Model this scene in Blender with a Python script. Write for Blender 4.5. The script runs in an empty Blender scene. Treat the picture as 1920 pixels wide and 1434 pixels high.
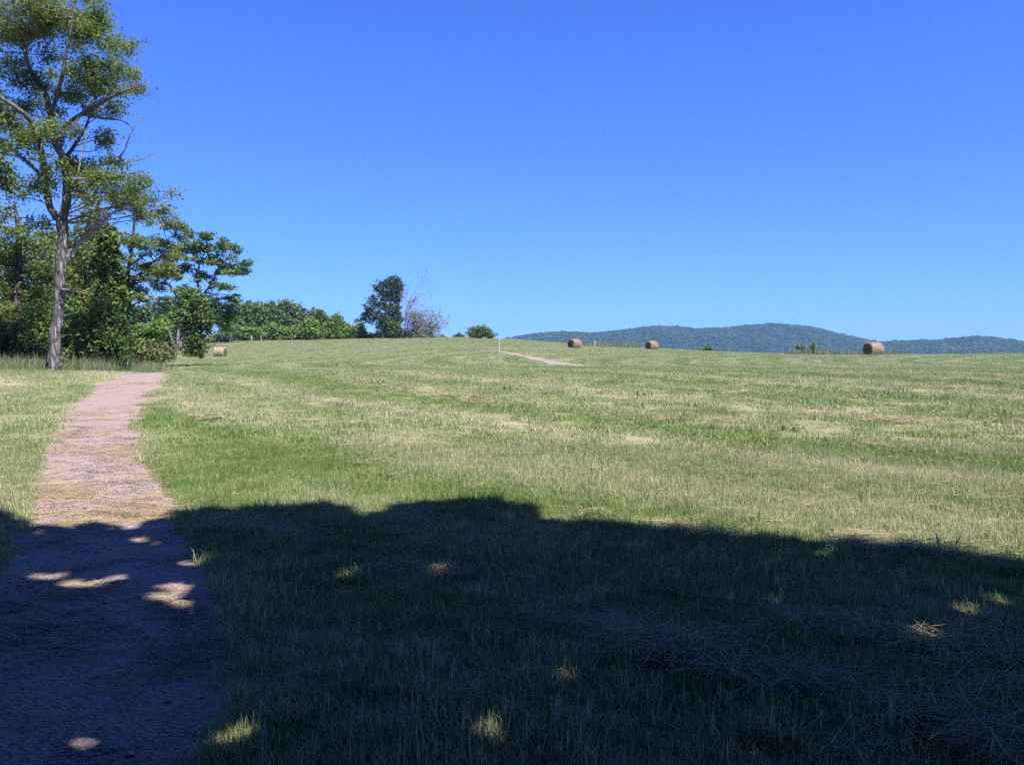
import bpy, math, random
import numpy as np
from mathutils import Vector, noise as mnoise

# ------------------------------------------------------------------ camera, sky, sun, exposure
F = 1630.0; CX = 960.0; HY = 690.0; EYE = 1.6       # focal length and horizon of the photo in its own pixels
scene = bpy.context.scene
cam_data = bpy.data.cameras.new('camera'); cam = bpy.data.objects.new('camera', cam_data)
scene.collection.objects.link(cam); scene.camera = cam
cam_data.sensor_width = 36; cam_data.lens = 36 * F / 1920
cam_data.clip_start = 0.05; cam_data.clip_end = 12000
cam.location = (0, 0, EYE)
cam.rotation_euler = (math.radians(90) - math.atan((717 - HY) / F), 0, 0)

SUN_EL = math.radians(57)
SH = np.array([0.66, -0.751]); SH = SH / np.linalg.norm(SH)
SUN = np.array([SH[0] * math.cos(SUN_EL), SH[1] * math.cos(SUN_EL), math.sin(SUN_EL)])
sl = bpy.data.lights.new('sun', 'SUN'); sun = bpy.data.objects.new('sun', sl)
scene.collection.objects.link(sun)
sl.energy = 5.0; sl.angle = math.radians(0.53); sl.color = (1.0, 0.935, 0.85)
sun.rotation_euler = Vector(SUN).to_track_quat('Z', 'Y').to_euler()
sun.location = (20, -20, 60)

world = bpy.data.worlds.new('World'); scene.world = world; world.use_nodes = True
wn = world.node_tree.nodes; wl = world.node_tree.links
sky = wn.new('ShaderNodeTexSky'); sky.sky_type = 'NISHITA'; sky.sun_disc = False
sky.sun_elevation = SUN_EL
sky.sun_rotation = math.atan2(SH[0], SH[1])
sky.altitude = 300; sky.air_density = 1.0; sky.dust_density = 0.3; sky.ozone_density = 3.2
tint = wn.new('ShaderNodeVectorMath'); tint.operation = 'MULTIPLY'
tint.inputs[1].default_value = (0.385, 0.685, 1.54)
bg = wn['Background']; bg.inputs['Strength'].default_value = 0.0600
wl.new(sky.outputs[0], tint.inputs[0]); wl.new(tint.outputs[0], bg.inputs['Color'])

vs = scene.view_settings
vs.view_transform = 'Standard'; vs.look = 'None'; vs.exposure = 1.35; vs.gamma = 1.0; vs.use_curve_mapping = False
scene.render.engine = 'CYCLES'
scene.cycles.max_bounces = 5; scene.cycles.diffuse_bounces = 2; scene.cycles.glossy_bounces = 1
scene.cycles.transmission_bounces = 3; scene.cycles.volume_bounces = 0
scene.cycles.use_denoising = False

rng = np.random.default_rng(11)
random.seed(5)

# ------------------------------------------------------------------ helpers
def col_link(o, parent=None):
    scene.collection.objects.link(o)
    if parent is not None: o.parent = parent
    return o

def mesh_np(name, V, polys, mat=None, smooth=False, attrs=None):
    """polys: list of (M,k) int arrays"""
    me = bpy.data.meshes.new(name)
    V = np.asarray(V, dtype=np.float32)
    polys = [np.asarray(p, dtype=np.int32) for p in polys if len(p)]
    nl = sum(p.size for p in polys); npoly = sum(len(p) for p in polys)
    me.vertices.add(len(V)); me.vertices.foreach_set('co', V.ravel())
    me.loops.add(nl); me.polygons.add(npoly)
    me.loops.foreach_set('vertex_index', np.concatenate([p.ravel() for p in polys]))
    tot = np.concatenate([np.full(len(p), p.shape[1], dtype=np.int32) for p in polys])
    st = np.concatenate([[0], np.cumsum(tot)[:-1]]).astype(np.int32)
    me.polygons.foreach_set('loop_start', st); me.polygons.foreach_set('loop_total', tot)
    if smooth: me.polygons.foreach_set('use_smooth', np.ones(npoly, dtype=bool))
    for an, (dom, arr) in (attrs or {}).items():
        a = me.attributes.new(an, 'FLOAT', dom); a.data.foreach_set('value', np.asarray(arr, dtype=np.float32))
    me.update(calc_edges=True)
    if mat is not None:
        for m in (mat if isinstance(mat, (list, tuple)) else [mat]): me.materials.append(m)
    return me

def obj(name, me, parent=None, loc=None):
    o = bpy.data.objects.new(name, me); col_link(o, parent)
    if loc is not None: o.location = loc
    return o

def tag(o, label=None, cat=None, group=None, kind=None):
    if label: o['label'] = label
    if cat: o['category'] = cat
    if group: o['group'] = group
    if kind: o['kind'] = kind
    return o

def empty(name, loc):
    o = bpy.data.objects.new(name, None); col_link(o); o.location = loc; o.empty_display_size = 0.3
    return o

class Geo:
    def __init__(s): s.V = []; s.P3 = []; s.P4 = []; s.n = 0
    def tube(s, pts, rad, k=6, rough=0.0, cap=True):
        pts = np.asarray(pts, float); n = len(pts); rad = np.asarray(rad, float)
        tan = np.gradient(pts, axis=0); tan /= (np.linalg.norm(tan, axis=1)[:, None] + 1e-9)
        ref = np.array([0.0, 1.0, 0.0]) if abs(tan[0][1]) < 0.8 else np.array([1.0, 0, 0])
        a = np.cross(tan, ref); a /= (np.linalg.norm(a, axis=1)[:, None] + 1e-9)
        b = np.cross(tan, a)
        th = np.linspace(0, 2 * np.pi, k, endpoint=False)
        r = rad[:, None] * np.ones(k)
        if rough: r = r * (1 + rough * rng.normal(size=(n, k)))
        ring = pts[:, None, :] + r[..., None] * (np.cos(th)[None, :, None] * a[:, None, :] + np.sin(th)[None, :, None] * b[:, None, :])
        base = s.n; s.V.append(ring.reshape(-1, 3)); s.n += n * k
        i = np.arange(n - 1)[:, None] * k; j = np.arange(k)[None, :]; j2 = (j + 1) % k
        q = np.stack([i + j, i + j2, i + k + j2, i + k + j], -1).reshape(-1, 4) + base
        s.P4.append(q)
        if cap:
            s.V.append(pts[[-1]] + tan[[-1]] * rad[-1] * 0.6); top = s.n; s.n += 1
            jj = np.arange(k)
            s.P3.append(np.stack([base + (n - 1) * k + jj, base + (n - 1) * k + (jj + 1) % k, np.full(k, top)], -1))
    def mesh(s, name, mat, smooth=True):
        return mesh_np(name, np.concatenate(s.V), ([np.concatenate(s.P4)] if s.P4 else []) + ([np.concatenate(s.P3)] if s.P3 else []), mat, smooth)

def spline(pts, n):
    """Catmull-Rom resample of (m,d) control points"""
    P = np.asarray(pts, float)
    if len(P) < 3:
        t = np.linspace(0, 1, n)[:, None]; return P[0] * (1 - t) + P[-1] * t
    Q = np.vstack([2 * P[0] - P[1], P, 2 * P[-1] - P[-2]])
    T = np.linspace(0, len(P) - 1 - 1e-6, n); i = T.astype(int); u = (T - i)[:, None]
    p0, p1, p2, p3 = Q[i], Q[i + 1], Q[i + 2], Q[i + 3]
    return 0.5 * ((2 * p1) + (-p0 + p2) * u + (2 * p0 - 5 * p1 + 4 * p2 - p3) * u**2 + (-p0 + 3 * p1 - 3 * p2 + p3) * u**3)

def vnoise(x, y, seed=0):
    """cheap smooth 2-D value noise, vectorised, about -1..1"""
    xi = np.floor(x).astype(np.int64); yi = np.floor(y).astype(np.int64)
    fx = x - xi; fy = y - yi; fx = fx * fx * (3 - 2 * fx); fy = fy * fy * (3 - 2 * fy)
    def h(a, b):
        n = (a * 374761393 + b * 668265263 + seed * 69069) & 0xffffffff
        n = ((n ^ (n >> 13)) * 1274126177) & 0xffffffff
        return ((n ^ (n >> 16)) & 0xffff) / 32767.5 - 1
    return (h(xi, yi) * (1 - fx) + h(xi + 1, yi) * fx) * (1 - fy) + (h(xi, yi + 1) * (1 - fx) + h(xi + 1, yi + 1) * fx) * fy

# ------------------------------------------------------------------ the lie of the land (metres; the camera stands at 0,0)
COLS = np.array([-400, 0, 300, 411, 560, 700, 900, 1077, 1300, 1640, 1920, 2400.])
DS_NEAR = np.array([0, 9, 13.7, 16.8, 21.7, 27.4, 31.5]); ZN = np.array([0, .03, .25, .47, .80, 1.18, 1.42])
DS = np.array([42, 60, 80, 102, 136, 170, 205, 240.])
YT = {
 -400: [690, 684, 680, 676, 668, 660, 655, 652],
 0:    [690, 684, 680, 676, 668, 660, 652, 648],
 300:  [699, 691, 683, 677, 670, 652, 642, 640],
 411:  [694, 686, 681, 676, 670, 649, 639.5, 638.5],
 560:  [691, 684, 679, 672, 661, 645, 638, 637],
 700:  [690, 683, 677, 668, 654, 643, 635, 634],
 900:  [690, 681, 671, 659, 646, 637, 632, 634],
 1077: [690.5, 689, 681, 668, 653, 645.5, 646, 650],
 1300: [691, 692, 683, 671, 659, 657, 664, 674],
 1640: [692, 694, 684, 665.5, 668, 677, 686, 694],
 1920: [692, 694, 678, 663, 668, 678, 688, 698],
 2400: [692, 694, 678, 663, 668, 678, 688, 698]}
_D = np.concatenate([np.linspace(0, 60, 240), np.linspace(60.5, 260, 260), np.array([300, 360, 450, 600, 900, 8000.])])
_U = np.linspace(-400, 2400, 113)
tab = np.zeros((len(_D), len(COLS)))
for ci, c in enumerate(COLS):
    zf = EYE + (HY - np.array(YT[int(c)], float)) / F * DS
    zl = zf[-1]
    Dk = np.concatenate([DS_NEAR, DS, [300, 450, 600, 9000]])
    Zk = np.concatenate([ZN, zf, [zl - 3, -8, -16, -16]])
    tab[:, ci] = np.interp(_D, Dk, Zk)
def _smooth(a, n, axis):
    k = np.hanning(n + 2)[1:-1]; k /= k.sum()
    pad = [(0, 0), (0, 0)]; pad[axis] = (n // 2, n // 2)
    ap = np.pad(a, pad, mode='edge')
    return np.apply_along_axis(lambda v: np.convolve(v, k, mode='valid'), axis, ap)
TAB = np.stack([np.interp(_U, COLS, tab[i]) for i in range(len(_D))])
TAB[:500] = _smooth(TAB[:500], 9, 0); TAB = _smooth(TAB, 7, 1)

def z_land(X, Y):
    X = np.asarray(X, float); Y = np.asarray(Y, float)
    D = np.clip(Y, 0, 7999); u = np.clip(CX + F * X / np.maximum(Y, 6.0), -399, 2399)
    i = np.clip(np.searchsorted(_D, D, side='right') - 1, 0, len(_D) - 2)
    f = (D - _D[i]) / (_D[i + 1] - _D[i])
    uu = (u + 400) / (_U[1] - _U[0]); j = np.clip(uu.astype(int), 0, len(_U) - 2); g = uu - j
    z = (TAB[i, j] * (1 - g) + TAB[i, j + 1] * g) * (1 - f) + (TAB[i + 1, j] * (1 - g) + TAB[i + 1, j + 1] * g) * f
    amp = np.clip(D / 60, 0.12, 1)
    z = z + 0.05 * amp * vnoise(X / 5, Y / 5, 3) + 0.02 * vnoise(X / 1.3, Y / 1.3, 4) + 0.008 * vnoise(X / .35, Y / .35, 5)
    return z

def ground_at(px, py):
    D = np.concatenate([np.linspace(2.5, 60, 1200), np.linspace(60, 240, 900)])
    X = (px - CX) / F * D
    y = HY - (z_land(X, D) - EYE) / D * F
    k = np.argmax(y <= py)
    return X[k], D[k]

# the gravel path: edges read off the photograph, then followed over the land
edge = [(1434, -330, 400), (1300, -170, 414), (1200, -85, 408), (1100, -22, 398), (1050, 12, 368), (990, 45, 330), (950, 55, 325),
        (900, 70, 300), (870, 75, 276), (850, 82, 262), (800, 108, 262), (780, 116, 266), (750, 150, 280), (720, 186, 300), (706, 222, 314), (699, 240, 320)]
PL, PR, PY = [-2.0, -2.3], [-0.1, -0.45], [-14, 0]
for (py, l, r) in edge:
    xm, D = ground_at((l + r) / 2, py)
    PY.append(D); PL.append((l - CX) / F * D); PR.append((r - CX) / F * D)
PY += [36, 40, 46]; PL += [PL[-1] - 1.3, PL[-1] - 4, PL[-1] - 8]; PR += [PR[-1] - 1.6, PR[-1] - 4.4, PR[-1] - 8]
PY, PL, PR = map(np.array, (PY, PL, PR))
o_ = np.argsort(PY); PY, PL, PR = PY[o_], PL[o_], PR[o_]
_yy = np.arange(-14, 46.01, .25)
_k = np.hanning(9)[1:-1]; _k /= _k.sum()
PL = np.convolve(np.pad(np.interp(_yy, PY, PL), 3, mode='edge'), _k, mode='valid'); PR = np.convolve(np.pad(np.interp(_yy, PY, PR), 3, mode='edge'), _k, mode='valid'); PY = _yy
def near_path_d(X, Y):
    """signed distance-ish, negative inside"""
    l = np.interp(Y, PY, PL); r = np.interp(Y, PY, PR)
    d = np.maximum(l - X, X - r) + 0.07 * vnoise(X * 3.1, Y * 3.1, 8) + 0.05 * vnoise(X * 9, Y * 9, 9)
    return np.where((Y > -14) & (Y < 46), d, 9.0)
fa = [(1048, 683.5, 1.1), (1030, 679, 1.0), (993, 670.5, .85), (960, 663.5, .75), (922, 658.5, .6)]
FX, FY, FW = [], [], []
for (px, py, w) in fa:
    x, d = ground_at(px, py); FX.append(x); FY.append(d); FW.append(w)
FX = [FX[0] + .5] + FX; FY = [FY[0] - 4] + FY; FW = [1.1] + FW
FX, FY, FW = map(np.array, (FX, FY, FW))
def far_path_d(X, Y):
    ok = (Y > FY[0]) & (Y < FY[-1])
    sl_ = 0.35
    return np.where(ok, np.abs(X - np.interp(Y, FY, FX)) - np.interp(Y, FY, FW) * 1.0, 9.0)
def path_d(X, Y): return np.minimum(near_path_d(X, Y), far_path_d(X, Y))
def z_ground(X, Y):
    d = path_d(X, Y)
    return z_land(X, Y) - 0.035 * np.clip((0.06 - d) / 0.12, 0, 1)

# ------------------------------------------------------------------ materials
def new_mat(name):
    m = bpy.data.materials.new(name); m.use_nodes = True
    return m, m.node_tree.nodes, m.node_tree.links, m.node_tree.nodes['Principled BSDF']
class N:
    """tiny node helper"""
    def __init__(s, nodes, links): s.n = nodes; s.l = links
    def _in(s, sock, v):
        if isinstance(v, bpy.types.NodeSocket): s.l.new(v, sock)
        elif v is not None: sock.default_value = v
    def math(s, op, a, b=None, c=None, clamp=False):
        k = s.n.new('ShaderNodeMath'); k.operation = op; k.use_clamp = clamp
        s._in(k.inputs[0], a); s._in(k.inputs[1], b); s._in(k.inputs[2], c); return k.outputs[0]
    def noise(s, vec, scale, detail=2, rough=0.5):
        k = s.n.new('ShaderNodeTexNoise'); k.inputs['Scale'].default_value = scale
        k.inputs['Detail'].default_value = detail; k.inputs['Roughness'].default_value = rough
        if vec is not None: s.l.new(vec, k.inputs['Vector'])
        return k.outputs['Fac']
    def mix(s, f, a, b):
        k = s.n.new('ShaderNodeMix'); k.data_type = 'RGBA'
        s._in(k.inputs[0], f); s._in(k.inputs[6], a); s._in(k.inputs[7], b); return k.outputs[2]
    def ramp(s, v, lo, hi, a=0.0, b=1.0):
        k = s.n.new('ShaderNodeMapRange'); k.clamp = True
        s._in(k.inputs[0], v); s._in(k.inputs[1], lo); s._in(k.inputs[2], hi); s._in(k.inputs[3], a); s._in(k.inputs[4], b); return k.outputs[0]
    def mapping(s, vec, scale, rot=0):
        k = s.n.new('ShaderNodeMapping'); k.inputs['Scale'].default_value = scale; k.inputs['Rotation'].default_value = (0, 0, rot)
        s.l.new(vec, k.inputs['Vector']); return k.outputs[0]
def rgba(c, k=1.0): return (c[0] * k, c[1] * k, c[2] * k, 1)

MOW_C = (62.0, 76.0)      # the mower went round the field: rows are rings about this point
def field_colours(h, straw_gain=1.0):
    """world-position driven: returns (straw_fraction socket, green colour socket, straw colour socket)"""
    geo = h.n.new('ShaderNodeNewGeometry'); pos = geo.outputs['Position']
    sp = h.n.new('ShaderNodeSeparateXYZ'); h.l.new(pos, sp.inputs[0])
    dx = h.math('SUBTRACT', sp.outputs[0], MOW_C[0]); dy = h.math('SUBTRACT', sp.outputs[1], MOW_C[1])
    d = h.math('SQRT', h.math('ADD', h.math('MULTIPLY', dx, dx), h.math('MULTIPLY', dy, dy)))
    wob = h.math('MULTIPLY', h.noise(pos, 0.05, 2), 4.0)
    dd = h.math('ADD', d, wob)
    rows = h.math('SINE', h.math('MULTIPLY', dd, 2 * math.pi / 3.1))
    rows2 = h.math('SINE', h.math('ADD', h.math('MULTIPLY', dd, 2 * math.pi / 7.4), 1.0))
    big = h.noise(pos, 0.05, 3, 0.6)
    med = h.noise(pos, 0.55, 3, 0.65)
    fine = h.noise(pos, 5.0, 3, 0.7)
    st = h.math('ADD', h.math('MULTIPLY', rows, 0.17), h.math('MULTIPLY', rows2, 0.15))
    st = h.math('ADD', st, h.ramp(big, 0.32, 0.68, -0.09, 0.10))
    st = h.math('ADD', st, h.ramp(med, 0.3, 0.7, -0.15, 0.15))
    st = h.math('ADD', st, h.ramp(fine, 0.3, 0.7, -0.12, 0.12))
    # thin windrow remains, drier, about every 7.4 m
    band = h.math('POWER', h.math('MAXIMUM', h.math('SINE', h.math('ADD', h.math('MULTIPLY', dd, 2 * math.pi / 7.4), 2.6)), 0.0), 24.0)
    band = h.math('MULTIPLY', band, h.ramp(h.noise(pos, 0.3, 2), 0.45, 0.6))
    st = h.math('ADD', st, h.math('MULTIPLY', band, 0.45))
    # greener belt along the right side of the path, drier patch on its left further up
    bx = h.math('SUBTRACT', sp.outputs[0], -4.2); by = h.math('SUBTRACT', sp.outputs[1], 12.5)
    belt = h.math('SQRT', h.math('ADD', h.math('MULTIPLY', h.math('MULTIPLY', bx, bx), 0.55), h.math('MULTIPLY', h.math('MULTIPLY', by, by), 0.045)))
    st = h.math('SUBTRACT', st, h.ramp(h.math('ADD', belt, h.math('MULTIPLY', med, 0.8)), 0.9, 1.9, 0.36, 0.0))
    bx = h.math('SUBTRACT', sp.outputs[0], -16.0); by = h.math('SUBTRACT', sp.outputs[1], 27.5)
    dry = h.math('SQRT', h.math('ADD', h.math('MULTIPLY', h.math('MULTIPLY', bx, bx), 0.06), h.math('MULTIPLY', h.math('MULTIPLY', by, by), 0.05)))
    st = h.math('ADD', st, h.ramp(dry, 0.5, 1.3, 0.38, 0.0))
    # distance up the slope: later growth evens out
    frac = h.math('MULTIPLY', h.math('ADD', st, 0.42), straw_gain, clamp=True)
    tone = h.noise(pos, 1.7, 2)
    green = h.mix(h.ramp(tone, 0.35, 0.65), (0.125, 0.205, 0.055, 1), (0.205, 0.280, 0.092, 1))
    straw = h.mix(h.ramp(h.noise(pos, 2.3, 2), 0.35, 0.7), (0.45, 0.44, 0.275, 1), (0.42, 0.375, 0.25, 1))
    return frac, green, straw, pos

def grass_mat(name, k=1.0, transl=0.35, gain=1.0):
    m, n, l, p = new_mat(name); h = N(n, l)
    frac, green, straw, pos = field_colours(h, gain)
    at = n.new('ShaderNodeAttribute'); at.attribute_name = 'rnd'
    at2 = n.new('ShaderNodeAttribute'); at2.attribute_name = 'tone'
    dryb = h.math('LESS_THAN', at.outputs['Fac'], frac)
    col = h.mix(h.math('MULTIPLY', dryb, 0.9), green, straw)
    sc = h.ramp(at2.outputs['Fac'], 0, 1, 0.72 * k, 1.28 * k)
    mul = n.new('ShaderNodeVectorMath'); mul.operation = 'SCALE'
    l.new(col, mul.inputs[0]); l.new(sc, mul.inputs['Scale'])
    l.new(mul.outputs[0], p.inputs['Base Color'])
    p.inputs['Roughness'].default_value = 0.62; p.inputs['Specular IOR Level'].default_value = 0.25
    tr = n.new('ShaderNodeBsdfTranslucent'); l.new(mul.outputs[0], tr.inputs['Color'])
    mx = n.new('ShaderNodeMixShader'); mx.inputs[0].default_value = transl
    l.new(p.outputs[0], mx.inputs[1]); l.new(tr.outputs[0], mx.inputs[2])
    l.new(mx.outputs[0], n['Material Output'].inputs['Surface'])
    return m

def ground_mat():
    m, n, l, p = new_mat('field_ground'); h = N(n, l)
    frac, green, straw, pos = field_colours(h, 1.0)
    fine = h.noise(pos, 38, 4, 0.7)
    soil = h.mix(h.noise(pos, 9, 3), (0.07, 0.050, 0.032, 1), (0.14, 0.105, 0.065, 1))
    c = h.mix(h.ramp(frac, 0.1, 0.85), green, straw)
    c = h.mix(h.ramp(fine, 0.35, 0.65, 0.35, 0.8), c, soil)
    l.new(c, p.inputs['Base Color']); p.inputs['Roughness'].default_value = 0.95; p.inputs['Specular IOR Level'].default_value = 0.1
    b = n.new('ShaderNodeBump'); b.inputs['Strength'].default_value = 0.7; b.inputs['Distance'].default_value = 0.03
    l.new(h.noise(pos, 24, 4, 0.7), b.inputs['Height']); l.new(b.outputs[0], p.inputs['Normal'])
    return m

def gravel_mat(name='gravel'):
    m, n, l, p = new_mat(name); h = N(n, l)
    geo = n.new('ShaderNodeNewGeometry'); pos = geo.outputs['Position']
    v = n.new('ShaderNodeTexVoronoi'); v.inputs['Scale'].default_value = 46; l.new(pos, v.inputs['Vector'])
    sep = n.new('ShaderNodeSeparateColor'); l.new(v.outputs['Color'], sep.inputs[0])
    c = h.mix(sep.outputs[0], (0.150, 0.112, 0.108, 1), (0.30, 0.235, 0.225, 1))
    lit = h.noise(pos, 1.6, 4, 0.65)
    st = h.noise(h.mapping(pos, (7, 70, 7)), 1.0, 3, 0.6)
    c = h.mix(h.math('MULTIPLY', h.ramp(lit, 0.48, 0.66), h.ramp(st, 0.4, 0.6, 0.35, 0.9)), c, (0.27, 0.200, 0.130, 1))
    l.new(c, p.inputs['Base Color']); p.inputs['Roughness'].default_value = 0.9; p.inputs['Specular IOR Level'].default_value = 0.2
    b = n.new('ShaderNodeBump'); b.inputs['Strength'].default_value = 0.9; b.inputs['Distance'].default_value = 0.012
    l.new(v.outputs['Distance'], b.inputs['Height']); l.new(b.outputs[0], p.inputs['Normal'])
    return m

def attr_mat(name, c0, c1, transl=0.0, rough=0.7, spec=0.25, attr='rnd', noise_scale=None, c2=None):
    m, n, l, p = new_mat(name); h = N(n, l)
    at = n.new('ShaderNodeAttribute'); at.attribute_name = attr
    col = h.mix(at.outputs['Fac'], rgba(c0), rgba(c1))
    if noise_scale:
        geo = n.new('ShaderNodeNewGeometry')
        col = h.mix(h.ramp(h.noise(geo.outputs['Position'], noise_scale, 2), 0.4, 0.62), col, rgba(c2))
    l.new(col, p.inputs['Base Color']); p.inputs['Roughness'].default_value = rough; p.inputs['Specular IOR Level'].default_value = spec
    if transl:
        tr = n.new('ShaderNodeBsdfTranslucent'); l.new(col, tr.inputs['Color'])
        mx = n.new('ShaderNodeMixShader'); mx.inputs[0].default_value = transl
        l.new(p.outputs[0], mx.inputs[1]); l.new(tr.outputs[0], mx.inputs[2]); l.new(mx.outputs[0], n['Material Output'].inputs['Surface'])
    return m

def bark_mat(name, c0, c1, sc=9.0):
    m, n, l, p = new_mat(name); h = N(n, l)
    tc = n.new('ShaderNodeTexCoord')
    mp = h.mapping(tc.outputs['Object'], (sc, sc, sc * 0.22))
    v = n.new('ShaderNodeTexVoronoi'); v.feature = 'DISTANCE_TO_EDGE'; v.inputs['Scale'].default_value = 1.0; l.new(mp, v.inputs['Vector'])
    nz = h.noise(mp, 1.8, 4, 0.7)
    f = h.math('MULTIPLY', h.ramp(v.outputs['Distance'], 0.0, 0.25), h.ramp(nz, 0.3, 0.65))
    l.new(h.mix(f, rgba(c0), rgba(c1)), p.inputs['Base Color']); p.inputs['Roughness'].default_value = 0.9; p.inputs['Specular IOR Level'].default_value = 0.15
    b = n.new('ShaderNodeBump'); b.inputs['Strength'].default_value = 1.0; b.inputs['Distance'].default_value = 0.05
    l.new(f, b.inputs['Height']); l.new(b.outputs[0], p.inputs['Normal'])
    return m

def plain_mat(name, c, rough=0.8, ns=12, var=0.25):
    m, n, l, p = new_mat(name); h = N(n, l)
    tc = n.new('ShaderNodeTexCoord')
    l.new(h.mix(h.noise(tc.outputs['Object'], ns, 4), rgba(c, 1 - var), rgba(c, 1 + var)), p.inputs['Base Color'])
    p.inputs['Roughness'].default_value = rough; p.inputs['Specular IOR Level'].default_value = 0.2
    return m

M_GROUND = ground_mat()
M_GRASS = grass_mat('mown_grass', 1.0)
M_GRAVEL = gravel_mat()
M_STONE = attr_mat('stones', (0.12, 0.092, 0.088), (0.32, 0.26, 0.25), rough=0.85)
M_STRAW = attr_mat('dry_straw', (0.18, 0.135, 0.078), (0.42, 0.34, 0.205), transl=0.15, rough=0.6)
M_TALL = attr_mat('tall_grass', (0.09, 0.14, 0.045), (0.25, 0.26, 0.16), transl=0.3)
M_TALLDRY = attr_mat('weed_stalks', (0.08, 0.12, 0.04), (0.25, 0.24, 0.16), transl=0.2)
LEAF = {
 'locust': attr_mat('locust_leaf', (0.094, 0.130, 0.032), (0.224, 0.275, 0.078), transl=0.42, noise_scale=0.35, c2=(0.140, 0.197, 0.051)),
 'dark':   attr_mat('dark_leaf', (0.040, 0.074, 0.020), (0.130, 0.185, 0.053), transl=0.28, noise_scale=0.5, c2=(0.072, 0.123, 0.036)),
 'mid':    attr_mat('mid_leaf', (0.059, 0.102, 0.026), (0.177, 0.242, 0.069), transl=0.34, noise_scale=0.3, c2=(0.100, 0.166, 0.043)),
 'bright': attr_mat('bright_leaf', (0.094, 0.158, 0.026), (0.235, 0.325, 0.067), transl=0.38, noise_scale=0.3, c2=(0.145, 0.230, 0.043)),
 'vine':   attr_mat('vine_leaf', (0.052, 0.094, 0.024), (0.185, 0.263, 0.078), transl=0.28, noise_scale=0.8, c2=(0.090, 0.158, 0.043)),
 'far':    attr_mat('far_leaf', (0.066, 0.110, 0.035), (0.182, 0.244, 0.075), transl=0.35, noise_scale=0.12, c2=(0.110, 0.158, 0.055)),
 'blue':   attr_mat('bluish_leaf', (0.032, 0.064, 0.029), (0.104, 0.153, 0.065), transl=0.28, noise_scale=0.25, c2=(0.057, 0.100, 0.044)),
 'sage':   attr_mat('sage_leaf', (0.097, 0.137, 0.078), (0.234, 0.273, 0.175), transl=0.3),
 'scrub':  attr_mat('scrub_leaf', (0.068, 0.093, 0.029), (0.204, 0.219, 0.088), transl=0.3, noise_scale=0.6, c2=(0.122, 0.131, 0.057)),
}
M_WEED = attr_mat('weed_leaf', (0.035, 0.065, 0.020), (0.08, 0.13, 0.035), transl=.25)
SHADE_LEAF = attr_mat('shade_tree_leaf', (0.022, 0.040, 0.012), (0.050, 0.080, 0.024), transl=0.10)
BARK = bark_mat('grey_bark', (0.050, 0.046, 0.046), (0.34, 0.325, 0.33), 7)
BARK_D = bark_mat('dark_bark', (0.025, 0.020, 0.017), (0.16, 0.13, 0.12), 7)
BARK_P = bark_mat('pale_dead_wood', (0.20, 0.175, 0.165), (0.46, 0.42, 0.40), 12)
BARK_FAR = plain_mat('grey_twigs', (0.20, 0.165, 0.165))

# ------------------------------------------------------------------ instancing for stuff (grass, straw, stones, far forest)
def source_collection(name, meshes):
    c = bpy.data.collections.new(name)
    for i, me in enumerate(meshes):
        o = bpy.data.objects.new('%s_%02d' % (name, i), me); c.objects.link(o)
    return c
def scatter(name, P, rot, scl, idx, coll):
    me = bpy.data.meshes.new(name); n = len(P)
    me.vertices.add(n); me.vertices.foreach_set('co', np.asarray(P, np.float32).ravel())
    a = me.attributes.new('rot', 'FLOAT_VECTOR', 'POINT'); a.data.foreach_set('vector', np.asarray(rot, np.float32).ravel())
    a = me.attributes.new('scl', 'FLOAT', 'POINT'); a.data.foreach_set('value', np.asarray(scl, np.float32))
    a = me.attributes.new('idx', 'INT', 'POINT'); a.data.foreach_set('value', np.asarray(idx, np.int32))
    o = obj(name, me)
    ng = bpy.data.node_groups.new(name + '_scatter', 'GeometryNodeTree')
    ng.interface.new_socket('Geometry', in_out='INPUT', socket_type='NodeSocketGeometry')
    ng.interface.new_socket('Geometry', in_out='OUTPUT', socket_type='NodeSocketGeometry')
    gi = ng.nodes.new('NodeGroupInput'); go = ng.nodes.new('NodeGroupOutput')
    ci = ng.nodes.new('GeometryNodeCollectionInfo'); ci.inputs['Collection'].default_value = coll
    ci.inputs['Separate Children'].default_value = True; ci.inputs['Reset Children'].default_value = True
    ip = ng.nodes.new('GeometryNodeInstanceOnPoints'); ip.inputs['Pick Instance'].default_value = True
    def at(nm, t):
        k = ng.nodes.new('GeometryNodeInputNamedAttribute'); k.data_type = t; k.inputs['Name'].default_value = nm
        return [s for s in k.outputs if s.enabled][0]
    e2r = ng.nodes.new('FunctionNodeEulerToRotation')
    L = ng.links
    L.new(gi.outputs[0], ip.inputs['Points']); L.new(ci.outputs[0], ip.inputs['Instance'])
    L.new(at('rot', 'FLOAT_VECTOR'), e2r.inputs[0]); L.new(e2r.outputs[0], ip.inputs['Rotation'])
    L.new(at('scl', 'FLOAT'), ip.inputs['Scale']); L.new(at('idx', 'INT'), ip.inputs['Instance Index'])
    L.new(ip.outputs[0], go.inputs[0])
    md = o.modifiers.new('scatter', 'NODES'); md.node_group = ng
    return o

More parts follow.
